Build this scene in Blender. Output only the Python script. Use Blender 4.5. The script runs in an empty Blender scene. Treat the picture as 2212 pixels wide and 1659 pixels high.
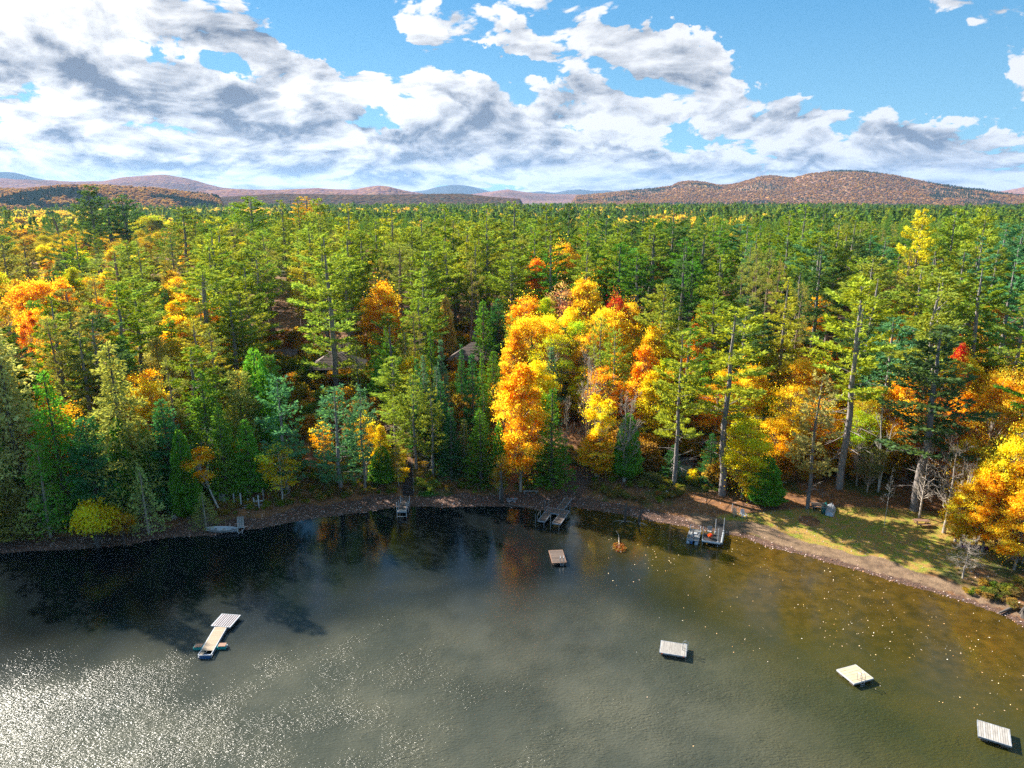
import bpy, math, random
import numpy as np
from mathutils import Vector, Matrix, Euler

rad = math.radians
random.seed(7)
rng = np.random.default_rng(11)
scene = bpy.context.scene
COL = scene.collection

# ------------------------------------------------------------------ camera
CAMZ = 45.0
PITCH = 14.6
F = 1551.0            # focal length in units of a 2212 px wide frame
cam_d = bpy.data.cameras.new('camera')
cam_d.sensor_width = 36.0
cam_d.lens = 36.0 * F / 2212.0
cam_d.clip_start = 0.5
cam_d.clip_end = 60000
cam = bpy.data.objects.new('camera', cam_d)
cam.location = (0, 0, CAMZ)
cam.rotation_euler = (rad(90 - PITCH), 0, 0)
COL.objects.link(cam)
scene.camera = cam

# ------------------------------------------------------------------ light
SUN_EL = 32.0
SUN_AZ = -52.0        # degrees to the left of the view direction (+Y)
sun_dir = Vector((math.sin(rad(SUN_AZ)) * math.cos(rad(SUN_EL)),
                  math.cos(rad(SUN_AZ)) * math.cos(rad(SUN_EL)),
                  math.sin(rad(SUN_EL))))
sd = bpy.data.lights.new('sun', 'SUN')
sd.energy = 4.0
sd.angle = rad(0.6)
sd.color = (1.0, 0.93, 0.82)
sun = bpy.data.objects.new('sun', sd)
sun.rotation_euler = (-sun_dir).to_track_quat('-Z', 'Y').to_euler()
sun.location = (0, 0, 200)
COL.objects.link(sun)

scene.view_settings.view_transform = 'Standard'
scene.view_settings.look = 'None'
scene.view_settings.gamma = 1.0
scene.view_settings.use_curve_mapping = False
scene.view_settings.exposure = 2.05
scene.render.engine = 'CYCLES'
cy = scene.cycles
cy.max_bounces = 6
cy.diffuse_bounces = 4
cy.glossy_bounces = 2
cy.transmission_bounces = 3
cy.volume_bounces = 0
cy.transparent_max_bounces = 4
cy.caustics_reflective = False
cy.caustics_refractive = False
cy.sample_clamp_indirect = 4.0
cy.sample_clamp_direct = 3.0
cy.use_denoising = False
cy.denoiser = 'OPENIMAGEDENOISE'
cy.denoising_input_passes = 'RGB_ALBEDO_NORMAL'
cy.denoising_prefilter = 'ACCURATE'

cp, sp = math.cos(rad(PITCH)), math.sin(rad(PITCH))


def ray(px, py):
    xc = (px - 1106.0) / F
    yc = (829.5 - py) / F
    return Vector((xc, cp + yc * sp, -sp + yc * cp))


# ---- node helper
class NT:
    def __init__(s, tree):
        s.t = tree
        tree.nodes.clear()

    def n(s, typ, ins=None, **kw):
        nd = s.t.nodes.new(typ)
        for k, v in kw.items():
            setattr(nd, k, v)
        for k, v in (ins or {}).items():
            sock = nd.inputs[k]
            if isinstance(v, bpy.types.NodeSocket):
                s.t.links.new(v, sock)
            else:
                sock.default_value = v
        return nd

    def math(s, op, a, b=0.0, c=0.0, clamp=False):
        return s.n('ShaderNodeMath', {0: a, 1: b, 2: c}, operation=op, use_clamp=clamp).outputs[0]

    def mr(s, v, a, b, c=0.0, d=1.0, interp='SMOOTHSTEP'):
        nd = s.n('ShaderNodeMapRange', {'Value': v, 'From Min': a, 'From Max': b, 'To Min': c, 'To Max': d})
        nd.interpolation_type = interp
        return nd.outputs[0]

    def mix(s, f, a, b, blend='MIX'):
        nd = s.n('ShaderNodeMix', data_type='RGBA', blend_type=blend)
        for i, v in ((0, f), (6, a), (7, b)):
            if isinstance(v, bpy.types.NodeSocket):
                s.t.links.new(v, nd.inputs[i])
            else:
                nd.inputs[i].default_value = (tuple(v) + (1,))[:4] if i > 0 else v
        return nd.outputs[2]

    def noise(s, vec, scale, detail=3, rough=0.55, w=None, dist=0.0):
        nd = s.n('ShaderNodeTexNoise', {'Scale': scale, 'Detail': detail, 'Roughness': rough, 'Distortion': dist})
        if vec is not None:
            s.t.links.new(vec, nd.inputs['Vector'])
        return nd

    def link(s, a, b):
        s.t.links.new(a, b)


# ------------------------------------------------------------------ world: sky with clouds
world = bpy.data.worlds.new('World')
scene.world = world
world.use_nodes = True
W = NT(world.node_tree)
sky = W.n('ShaderNodeTexSky')
sky.sky_type = 'NISHITA'
sky.sun_disc = False
sky.sun_elevation = rad(SUN_EL)
sky.sun_rotation = rad(SUN_AZ)
sky.altitude = 600
sky.air_density = 1.0
sky.dust_density = 0.3
sky.ozone_density = 1.6
tc = W.n('ShaderNodeTexCoord')
DIR = tc.outputs['Generated']
sep = W.n('ShaderNodeSeparateXYZ', {0: DIR})
dx, dy, dz = sep.outputs
dyc = W.math('MAXIMUM', dy, 0.03)
u = W.math('DIVIDE', dx, dyc)
v = W.math('DIVIDE', dz, dyc)
dzp = W.math('MAXIMUM', dz, 0.0)
den = W.math('ADD', dzp, 0.30)
px_ = W.math('DIVIDE', dx, den)
py_ = W.math('DIVIDE', dy, den)
P = W.n('ShaderNodeCombineXYZ', {0: px_, 1: py_, 2: 0.0}).outputs[0]
# domain warp
wn = W.noise(P, 1.3, 3, 0.5)
wv = W.n('ShaderNodeVectorMath', {0: wn.outputs['Color'], 1: (0.5, 0.5, 0.5)}, operation='SUBTRACT').outputs[0]
wv2 = W.n('ShaderNodeVectorMath', {0: wv, 1: (0.45, 0.45, 0.3)}, operation='MULTIPLY').outputs[0]
PW = W.n('ShaderNodeVectorMath', {0: P, 1: wv2}, operation='ADD').outputs[0]
# picture of coverage: places of the cloud banks over the horizon
UV0 = W.n('ShaderNodeCombineXYZ', {0: u, 1: v, 2: 0.0}).outputs[0]
un = W.noise(UV0, 11.0, 6, 0.6)
uo = W.n('ShaderNodeVectorMath', {0: un.outputs['Color'], 1: (0.5, 0.5, 0.5)}, operation='SUBTRACT').outputs[0]
uo2 = W.n('ShaderNodeVectorMath', {0: uo, 1: (0.15, 0.10, 0.0)}, operation='MULTIPLY').outputs[0]
UV = W.n('ShaderNodeVectorMath', {0: UV0, 1: uo2}, operation='ADD').outputs[0]


def blob_sum(items, start):
    acc = start
    for (bx, by, rx, ry, ang, amp) in items:
        d = ray(bx, by)
        cu, cv = d.x / d.y, d.z / d.y
        mp = W.n('ShaderNodeMapping', {'Vector': UV, 'Location': (cu, cv, 0), 'Rotation': (0, 0, rad(ang)),
                                       'Scale': (rx / F, ry / F * 0.93, 1.0)}, vector_type='TEXTURE')
        ln = W.n('ShaderNodeVectorMath', {0: mp.outputs[0]}, operation='LENGTH').outputs['Value']
        acc = W.math('ADD', acc, W.mr(ln, 0.25, 1.35, amp, 0.0))
    return acc


cover = blob_sum([
    (200, 60, 520, 150, 0, .42), (600, 190, 190, 130, -10, .34), (300, 260, 620, 110, -8, .26), (930, 250, 330, 95, -12, .30),
    (1250, 230, 300, 70, -5, .28), (1000, 62, 210, 50, -14, .22), (1130, 95, 60, 40, 0, .15), (1390, 95, 230, 62, -22, .42), (1500, 150, 150, 50, -8, .3),
    (1450, 235, 250, 45, -3, .34), (1680, 85, 80, 42, -25, .13), (1730, 140, 60, 22, -25, .12), (2195, 125, 100, 75, -35, .36),
    (1950, 262, 150, 52, -8, .40), (1785, 250, 48, 26, 0, .32), (2175, 288, 80, 26, -3, .3), (2090, 5, 170, 34, -8, .3),
    (1680, 290, 120, 26, -3, .26), (2030, 325, 190, 34, -6, .26), (1100, 375, 1600, 80, 0, .42), (1000, 300, 640, 60, 0, .14), (500, 340, 700, 70, 0, .12),
    (720, 20, 130, 120, -20, -.6), (800, 105, 110, 55, -20, -.40), (1030, 134, 160, 20, -6, -.30), (1850, 120, 260, 120, -10, -.5), (1640, 15, 420, 50, 0, -.44),
    (2010, 150, 120, 90, 0, -.44), (340, 105, 60, 30, -20, -.32), (480, 145, 60, 38, -20, -.38), (840, 262, 60, 16, -20, -.25), (1230, 285, 60, 10, 0, -.2),
], -0.02)
# outside the banks the same broken cloud goes on over the whole sky
big = W.noise(PW, 0.9, 2, 0.5).outputs['Fac']
cover = W.math('ADD', cover, W.math('MULTIPLY_ADD', big, 0.7, -0.14))
# cauliflower billows on top of soft turbulence


def billow(vec, sc, det):
    vo = W.n('ShaderNodeTexVoronoi', {'Vector': vec, 'Scale': sc, 'Detail': det, 'Roughness': 0.55, 'Lacunarity': 2.1, 'Randomness': 1.0}, feature='F1')
    vo.normalize = False
    return W.math('SUBTRACT', 0.9, vo.outputs['Distance'])


def field(vec):
    f = W.noise(vec, 2.8, 9, 0.60).outputs['Fac']
    return W.math('MULTIPLY_ADD', billow(vec, 5.0, 4.0), 0.36, f)


def shift(sx, sy):
    return W.n('ShaderNodeVectorMath', {0: PW, 1: (sx, sy, 0.0)}, operation='ADD').outputs[0]


n1 = field(PW)
n2 = field(shift(-0.035, -0.075))
low1 = W.noise(PW, 2.1, 2, 0.5).outputs['Fac']
low2 = W.noise(shift(-0.10, -0.26), 2.1, 2, 0.5).outputs['Fac']
dens = W.math('ADD', W.math('MULTIPLY_ADD', n1, 1.35, -0.86), cover)
alpha = W.mr(dens, 0.0, 0.10)
emb = W.math('SUBTRACT', n1, n2)
embl = W.math('SUBTRACT', low1, low2)
thick = W.mr(dens, 0.10, 0.62)
dark = blob_sum([
    (430, 25, 190, 50, -14, .62), (240, 180, 180, 46, -20, .75), (60, 195, 90, 42, 0, .4), (820, 288, 95, 22, -14, .9), (500, 215, 110, 30, -16, .45),
    (560, 262, 120, 14, -6, .4), (1220, 185, 40, 40, -40, .3), (1490, 262, 130, 12, -5, .35), (1190, 262, 90, 14, 0, .45),
    (1990, 290, 120, 18, -6, .55), (1700, 262, 100, 10, -3, .4), (1330, 130, 60, 24, -30, .3), (1560, 185, 120, 14, -6, .45), (980, 215, 90, 16, -10, .45), (380, 350, 260, 12, -4, .4), (900, 372, 260, 10, 0, .45), (1350, 330, 200, 10, -3, .4), (1750, 372, 260, 9, 0, .4), (110, 300, 60, 16, -25, .3), (980, 330, 300, 12, 0, .2), (1600, 350, 300, 10, 0, .2),
], 0.0)
shade = W.math('ADD', W.math('MULTIPLY', emb, -3.2), W.math('MULTIPLY', embl, -1.5))
shade = W.math('ADD', shade, W.math('MULTIPLY', thick, 0.42))
shade = W.math('ADD', shade, W.math('MULTIPLY', dark, W.mr(W.noise(PW, 5.0, 6, .6).outputs['Fac'], .30, .66, .55, 1.5, 'LINEAR')))
shade = W.mr(shade, -0.12, 0.98, 0, 1, 'LINEAR')
glow = W.n('ShaderNodeVectorMath', {0: DIR, 1: tuple(sun_dir)}, operation='DOT_PRODUCT').outputs['Value']
glow = W.math('POWER', W.mr(glow, 0.2, 1.0, 0.0, 1.0, 'LINEAR'), 1.8)
bright = W.mix(glow, (2.55, 2.6, 2.7), (3.5, 3.45, 3.4))
darkc = W.mix(glow, (.66, .80, 1.04), (.60, .71, .92))
cloudc = W.mix(shade, bright, darkc)
# the air over the horizon pales the clouds and the blue
lowair = W.mr(dz, 0.0, 0.07, 1.0, 0.0)
cloudc = W.mix(W.math('MULTIPLY', lowair, 0.10), cloudc, (2.3, 2.4, 2.5))
skyc = W.mix(1.0, sky.outputs[0], (.22, .38, .50), 'MULTIPLY')
skyc = W.mix(0.75, skyc, W.mix(W.mr(dz, 0.0, 0.32), (.85, 1.7, 2.25), (.22, 1.02, 1.95)))
col = W.mix(alpha, skyc, cloudc)
bg = W.n('ShaderNodeBackground', {'Color': col, 'Strength': 0.088})
outw = W.n('ShaderNodeOutputWorld', {'Surface': bg.outputs[0]})
world.cycles.sampling_method = 'MANUAL'
world.cycles.sample_map_resolution = 512

# ------------------------------------------------------------------ numpy noise
_T = rng.random((256, 256))


def vnoise(x, y):
    xi = np.floor(x).astype(int); yi = np.floor(y).astype(int)
    fx = x - xi; fy = y - yi
    fx = fx * fx * (3 - 2 * fx); fy = fy * fy * (3 - 2 * fy)
    a = _T[xi & 255, yi & 255]; b = _T[(xi + 1) & 255, yi & 255]
    c = _T[xi & 255, (yi + 1) & 255]; d = _T[(xi + 1) & 255, (yi + 1) & 255]
    return (a * (1 - fx) + b * fx) * (1 - fy) + (c * (1 - fx) + d * fx) * fy


def fbm2(x, y, o=4):
    s = 0; a = 1; t = 0
    for i in range(o):
        s = s + a * vnoise(x + 17.3 * i, y + 5.1 * i); t += a
        x = x * 2.03; y = y * 2.03; a *= 0.5
    return s / t


def sstep(a, b, x):
    t = np.clip((x - a) / (b - a), 0, 1)
    return t * t * (3 - 2 * t)


# ------------------------------------------------------------------ shoreline and terrain height
def on_plane(px, py, z=0.0):
    d = ray(px, py)
    t = (z - CAMZ) / d.z
    return Vector((d.x * t, d.y * t, z))


SHORE_PX = [(0, 1196), (67, 1191), (167, 1187), (233, 1181), (283, 1177), (333, 1165), (400, 1159), (450, 1158), (517, 1147),
            (567, 1141), (633, 1128), (667, 1121), (737, 1113), (804, 1104), (864, 1095), (937, 1094), (951, 1098), (984, 1095),
            (1037, 1094), (1087, 1094), (1131, 1097), (1171, 1103), (1237, 1095), (1271, 1101), (1321, 1108), (1354, 1114),
            (1404, 1126), (1475, 1137), (1568, 1155), (1608, 1161), (1655, 1181), (1741, 1201), (1808, 1221), (1875, 1239),
            (1941, 1261), (2008, 1278), (2075, 1298), (2141, 1321), (2175, 1334), (2212, 1354)]
SH = [on_plane(*p) for p in SHORE_PX]
SHX = [-1500, -400, -160] + [p.x for p in SH] + [SH[-1].x + 25, SH[-1].x + 120, 1500]
SHY = [160, 100, 84] + [p.y for p in SH] + [SH[-1].y - 14, SH[-1].y - 75, -900]
SHX = np.array(SHX); SHY = np.array(SHY)


def shore_dist(x, y):
    """signed distance to the water's edge, positive on land"""
    x = np.asarray(x, float); y = np.asarray(y, float)
    sh = x.shape
    x = x.ravel(); y = y.ravel()
    best = np.full(x.shape, 1e9)
    for i in range(len(SHX) - 1):
        ax, ay, bx, by = SHX[i], SHY[i], SHX[i + 1], SHY[i + 1]
        vx, vy = bx - ax, by - ay
        t = np.clip(((x - ax) * vx + (y - ay) * vy) / (vx * vx + vy * vy), 0, 1)
        best = np.minimum(best, (x - ax - t * vx) ** 2 + (y - ay - t * vy) ** 2)
    sgn = np.where(y > np.interp(x, SHX, SHY), 1.0, -1.0)
    return (np.sqrt(best) * sgn).reshape(sh)


def zt(x, y):
    x = np.asarray(x, float); y = np.asarray(y, float)
    d = shore_dist(x, y)
    dp = np.maximum(d, 0)
    B = 1 - sstep(8, 30, x)
    bank = 0.07 * np.minimum(dp, 4) + 3.0 * sstep(3, 11, dp) + 0.085 * np.clip(dp - 10, 0, 32)
    lawn = 0.06 * np.minimum(dp, 30) + 3.2 * sstep(24, 52, dp)
    z = B * bank + (1 - B) * lawn
    left = sstep(-160, -40, x)
    r = np.hypot(x, y)
    z = z + (0.012 + 0.026 * left) * np.clip(dp - 40, 0, 210) + 4.0 * (1 - left) * sstep(120, 300, dp)
    z = z - 9 * sstep(330, 900, r)
    z = z + np.where(dp > 6, (fbm2(x / 22 + 40, y / 22 + 9, 3) - 0.5) * 1.2 * sstep(6, 25, dp), 0)
    z = z + (fbm2(x / 2.2 + 3, y / 2.2 + 7, 3) - 0.5) * 0.22 * sstep(0.3, 3.5, dp)
    z = z + np.where(r > 400, (fbm2(x / 260, y / 260, 3) - 0.45) * 16 * sstep(400, 900, r), 0)
    z = np.where(d < 0, np.maximum(0.10 * d, -3.0) - 0.01, z)
    return z


def zg(x, y):
    return float(zt(np.array([x]), np.array([y]))[0])


def ground(px, py):
    """the point of the terrain seen at a pixel of the 2212 px frame"""
    d = ray(px, py)
    t = np.linspace(45, 900, 3000)
    X = d.x * t; Y = d.y * t; Z = CAMZ + d.z * t
    G = np.maximum(zt(X, Y), 0.0)
    k = np.argmax(Z < G)
    if Z[k] >= G[k]:
        k = len(t) - 1
    return Vector((X[k], Y[k], G[k]))


# ------------------------------------------------------------------ object helpers
def props(o, label=None, cat=None, group=None, kind=None):
    if label: o['label'] = label
    if cat: o['category'] = cat
    if group: o['group'] = group
    if kind: o['kind'] = kind
    return o


def mesh_np(name, V, Fc, mat=None, smooth=False, attrs=None):
    """V (n,3), Fc (m,k) all faces with k corners"""
    V = np.asarray(V, np.float32); Fc = np.asarray(Fc, np.int32)
    me = bpy.data.meshes.new(name)
    k = Fc.shape[1]
    me.vertices.add(len(V)); me.vertices.foreach_set('co', V.ravel())
    me.loops.add(Fc.size); me.loops.foreach_set('vertex_index', Fc.ravel())
    me.polygons.add(len(Fc))
    me.polygons.foreach_set('loop_start', np.arange(0, Fc.size, k, dtype=np.int32))
    try:
        me.polygons.foreach_set('loop_total', np.full(len(Fc), k, np.int32))
    except Exception:
        pass
    if smooth:
        me.polygons.foreach_set('use_smooth', np.ones(len(Fc), bool))
    for an, (dom, arr) in (attrs or {}).items():
        arr = np.asarray(arr, np.float32)
        if arr.ndim == 1:
            a = me.attributes.new(an, 'FLOAT', dom); a.data.foreach_set('value', arr)
        else:
            a = me.attributes.new(an, 'FLOAT_VECTOR', dom); a.data.foreach_set('vector', arr.ravel())
    if mat: me.materials.append(mat)
    me.update(calc_edges=True)
    me.validate()
    return me


def link(name, me, parent=None, loc=(0, 0, 0), rz=0.0):
    o = bpy.data.objects.new(name, me)
    COL.objects.link(o)
    o.parent = parent
    o.location = loc
    o.rotation_euler = (0, 0, rz)
    return o


def thing(name, label, cat, loc, rz=0.0, group=None):
    o = bpy.data.objects.new(name, None)
    o.empty_display_size = 0.2
    COL.objects.link(o)
    o.location = loc; o.rotation_euler = (0, 0, rz)
    return props(o, label, cat, group)


class MB:
    def __init__(s):
        s.v = []; s.f = []

    def box(s, c, size, rz=0.0, rx=0.0, ry=0.0, taper=1.0):
        R = Euler((rx, ry, rz)).to_matrix()
        b = len(s.v)
        for k, sz in enumerate((-.5, .5)):
            tp = taper if k else 1.0
            for sx, sy in ((-.5, -.5), (.5, -.5), (.5, .5), (-.5, .5)):
                s.v.append(tuple(Vector(c) + R @ Vector((sx * size[0] * tp, sy * size[1] * tp, sz * size[2]))))
        s.f += [tuple(b + i for i in q) for q in ((3, 2, 1, 0), (4, 5, 6, 7), (0, 1, 5, 4), (1, 2, 6, 5), (2, 3, 7, 6), (3, 0, 4, 7))]
        return s

    def tube(s, pts, r, n=6, cap=True):
        pts = [Vector(p) for p in pts]
        if not isinstance(r, (list, tuple)): r = [r] * len(pts)
        b = len(s.v)
        for i, p in enumerate(pts):
            d = (pts[min(i + 1, len(pts) - 1)] - pts[max(i - 1, 0)]).normalized()
            a = d.orthogonal().normalized() if abs(d.z) < .98 else Vector((1, 0, 0))
            a = (a - d * a.dot(d)).normalized()
            c = d.cross(a)
            for k in range(n):
                t = 2 * math.pi * k / n
                s.v.append(tuple(p + (a * math.cos(t) + c * math.sin(t)) * r[i]))
        for i in range(len(pts) - 1):
            for k in range(n):
                k2 = (k + 1) % n
                s.f.append((b + i * n + k, b + i * n + k2, b + (i + 1) * n + k2, b + (i + 1) * n + k))
        if cap:
            s.f.append(tuple(b + k for k in reversed(range(n))))
            s.f.append(tuple(b + (len(pts) - 1) * n + k for k in range(n)))
        return s

    def poly(s, pts, faces):
        b = len(s.v)
        s.v += [tuple(p) for p in pts]
        s.f += [tuple(b + i for i in q) for q in faces]
        return s

    def mesh(s, name, mat, smooth=False):
        me = bpy.data.meshes.new(name)
        me.from_pydata(s.v, [], s.f)
        me.materials.append(mat)
        if smooth:
            for p in me.polygons: p.use_smooth = True
        me.update()
        return me

    def build(s, name, mat, parent=None, loc=(0, 0, 0), rz=0.0, smooth=False):
        return link(name, s.mesh(name, mat, smooth), parent, loc, rz)


# ------------------------------------------------------------------ materials
def material(name):
    m = bpy.data.materials.new(name)
    m.use_nodes = True
    return m, NT(m.node_tree)


def simple(name, col, rough=0.7, var=0.25, scale=6.0, metallic=0.0, bump=0.15, col2=None, stretch=(1, 1, 1)):
    m, N = material(name)
    tcn = N.n('ShaderNodeTexCoord')
    mp = N.n('ShaderNodeMapping', {'Vector': tcn.outputs['Object'], 'Scale': stretch})
    oi = N.n('ShaderNodeObjectInfo')
    rndv = N.n('ShaderNodeVectorMath', {0: mp.outputs[0], 1: N.n('ShaderNodeCombineXYZ', {0: N.math('MULTIPLY', oi.outputs['Random'], 37.0)}).outputs[0]}, operation='ADD').outputs[0]
    nz = N.noise(rndv, scale, 6, 0.6)
    f = N.mr(nz.outputs['Fac'], 0.3, 0.72)
    c2 = col2 or tuple(c * (1 - var) * 0.8 for c in col)
    c = N.mix(f, c2, col)
    hs = N.n('ShaderNodeHueSaturation', {'Color': c, 'Value': N.mr(oi.outputs['Random'], 0, 1, 1 - var * .6, 1 + var * .5, 'LINEAR')})
    bs = N.n('ShaderNodeBsdfPrincipled', {'Base Color': hs.outputs[0], 'Roughness': rough, 'Metallic': metallic})
    if bump:
        bp = N.n('ShaderNodeBump', {'Height': nz.outputs['Fac'], 'Strength': bump, 'Distance': 0.05})
        N.link(bp.outputs[0], bs.inputs['Normal'])
    N.n('ShaderNodeOutputMaterial', {'Surface': bs.outputs[0]})
    return m


def leaf_mat(name, far=None, transl=0.45, spread=0.12):
    """foliage: the tree's own colour (or, in a mass, one picked per crown), varied leaf by leaf"""
    m, N = material(name)
    oi = N.n('ShaderNodeObjectInfo')
    if far:
        cr = N.n('ShaderNodeValToRGB', {'Fac': oi.outputs['Random']})
        cr.color_ramp.interpolation = 'LINEAR'
        el = cr.color_ramp.elements
        while len(el) < len(far): el.new(0.5)
        for i, c in enumerate(far):
            el[i].position = i / (len(far) - 1); el[i].color = (*c, 1)
        base = cr.outputs[0]
    else:
        base = oi.outputs['Color']
    at = N.n('ShaderNodeAttribute', attribute_name='tint', attribute_type='GEOMETRY')
    t = at.outputs['Fac']
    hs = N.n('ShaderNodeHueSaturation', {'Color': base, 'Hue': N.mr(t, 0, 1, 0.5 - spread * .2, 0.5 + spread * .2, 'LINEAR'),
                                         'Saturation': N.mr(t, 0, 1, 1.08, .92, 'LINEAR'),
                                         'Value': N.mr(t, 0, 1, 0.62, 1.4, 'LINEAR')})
    c = hs.outputs[0]
    df = N.n('ShaderNodeBsdfDiffuse', {'Color': c})
    tcx = N.mix(1.0, c, (1.25, 1.15, 0.6), 'MULTIPLY')
    tl = N.n('ShaderNodeBsdfTranslucent', {'Color': tcx})
    ms = N.n('ShaderNodeMixShader', {0: transl, 1: df.outputs[0], 2: tl.outputs[0]})
    N.n('ShaderNodeOutputMaterial', {'Surface': ms.outputs[0]})
    return m


M = {}
M['needle'] = leaf_mat('needle_foliage', transl=0.42)
M['leaf'] = leaf_mat('broad_leaf_foliage', transl=0.5, spread=0.35)
M['pine_far'] = leaf_mat('far_pine_foliage', [(.10, .20, .045), (.20, .31, .035), (.13, .26, .045), (.30, .36, .035), (.15, .23, .035), (.24, .30, .035), (.08, .18, .06), (.18, .30, .035)], .3)
M['maple_far'] = leaf_mat('far_maple_foliage', [(.66, .46, .03), (.55, .32, .03), (.72, .58, .03), (.50, .34, .04), (.42, .42, .03), (.60, .34, .03), (.36, .34, .05), (.68, .52, .04)], .4)
M['hill_far'] = leaf_mat('hill_hardwood_foliage', [(.34, .17, .10), (.46, .25, .08), (.26, .16, .13), (.56, .34, .07), (.36, .16, .10), (.24, .17, .16), (.46, .22, .08), (.30, .19, .12)], .3)
M['conifer_far'] = leaf_mat('hill_conifer_foliage', [(.03, .07, .05), (.045, .09, .05), (.04, .08, .06)], .2)
M['under'] = leaf_mat('undergrowth_foliage', [(.36, .17, .06), (.24, .27, .04), (.25, .14, .06), (.38, .34, .04), (.14, .22, .03), (.50, .32, .04), (.22, .12, .06), (.22, .30, .03), (.12, .21, .03), (.32, .22, .07)], .35)
M['brackenfar'] = leaf_mat('understory_foliage', [(.50, .26, .03), (.40, .30, .03), (.55, .24, .03), (.18, .24, .03), (.30, .16, .05), (.60, .38, .03), (.50, .30, .02), (.12, .20, .03)], .45)
M['bark_pine'] = simple('pine_bark', (.30, .26, .24), .95, .3, 1.5, bump=.5, stretch=(6, 6, 1), col2=(.13, .11, .10))
M['bark_red'] = simple('red_pine_bark', (.33, .22, .17), .95, .3, 1.5, bump=.5, stretch=(6, 6, 1), col2=(.17, .11, .09))
M['bark_dark'] = simple('dark_bark', (.12, .10, .085), .95, .3, 1.5, bump=.5, stretch=(6, 6, 1))
M['bark_birch'] = simple('pale_bark', (.60, .57, .52), .8, .2, 2.5, bump=.3, stretch=(2, 2, 5), col2=(.25, .23, .20))
M['bark_grey'] = simple('grey_twig_bark', (.44, .38, .31), .9, .3, 2.0, col2=(.26, .21, .17))
M['wood_brown'] = simple('weathered_deck_wood', (.155, .105, .08), .85, .45, 3, stretch=(1, 6, 1), col2=(.075, .055, .045))
M['wood_grey'] = simple('grey_weathered_wood', (.34, .33, .31), .85, .3, 5, stretch=(1, 12, 1), col2=(.20, .19, .18))
M['wood_tan'] = simple('tan_deck_wood', (.40, .30, .20), .8, .2, 4, stretch=(1, 10, 1), col2=(.30, .22, .15))
M['wood_white'] = simple('pale_board', (.44, .41, .37), .7, .3, 1.2, col2=(.31, .28, .25))
M['wood_cream'] = simple('cream_board', (.50, .40, .27), .7, .2, 1.0, col2=(.40, .31, .20))
M['stripe_light'] = simple('pale_lilac_board', (.42, .41, .46), .7, .15, 4, col2=(.33, .32, .36))
M['wood_dark'] = simple('dark_wet_wood', (.035, .034, .038), .7, .3, 5, stretch=(1, 10, 1))
M['log_wall'] = simple('dark_brown_siding', (.05, .030, .024), .85, .3, 3, stretch=(1, 1, 8), col2=(.03, .018, .015))
M['metal'] = simple('galvanised_metal', (.42, .46, .50), .45, .12, 8, metallic=.6, bump=.05)
M['alu'] = simple('dull_aluminium', (.46, .49, .54), .5, .15, 3, metallic=.3, bump=.05, col2=(.24, .26, .30))
M['white'] = simple('white_paint', (.52, .53, .54), .6, .08, 5, bump=.03)
M['blue'] = simple('blue_float_plastic', (.03, .12, .30), .5, .2, 5)
M['teal'] = simple('teal_float_plastic', (.02, .33, .30), .5, .2, 5)
M['green_canoe'] = simple('green_canoe_hull', (.01, .14, .14), .45, .2, 4, bump=.05)
M['red'] = simple('red_paint', (.42, .10, .10), .7, .25, 6)
M['purple'] = simple('purple_kayak_plastic', (.16, .03, .22), .45, .1, 5)
M['roof'] = simple('brown_roof_shingle', (.14, .095, .075), .9, .35, 3, col2=(.08, .055, .045))
M['glass'] = simple('dark_window_glass', (.02, .025, .03), .12, .1, 2, bump=0)
M['trimgreen'] = simple('green_painted_post', (.05, .16, .12), .7, .2, 5)
M['stone'] = simple('grey_stone', (.30, .29, .30), .9, .3, 3, bump=.4)
M['chimney'] = simple('chimney_stone', (.13, .12, .14), .9, .4, 5, bump=.5)
M['shed'] = simple('pale_green_siding', (.36, .40, .37), .8, .15, 4, stretch=(6, 1, 1))
M['black'] = simple('black_rubber', (.02, .02, .022), .6, .1, 5, bump=0)
M['orange'] = simple('orange_bumper', (.60, .12, .03), .6, .1, 5, bump=0)
M['pinkboard'] = simple('reddish_brown_board', (.30, .16, .10), .8, .2, 5, stretch=(8, 1, 1))
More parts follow.
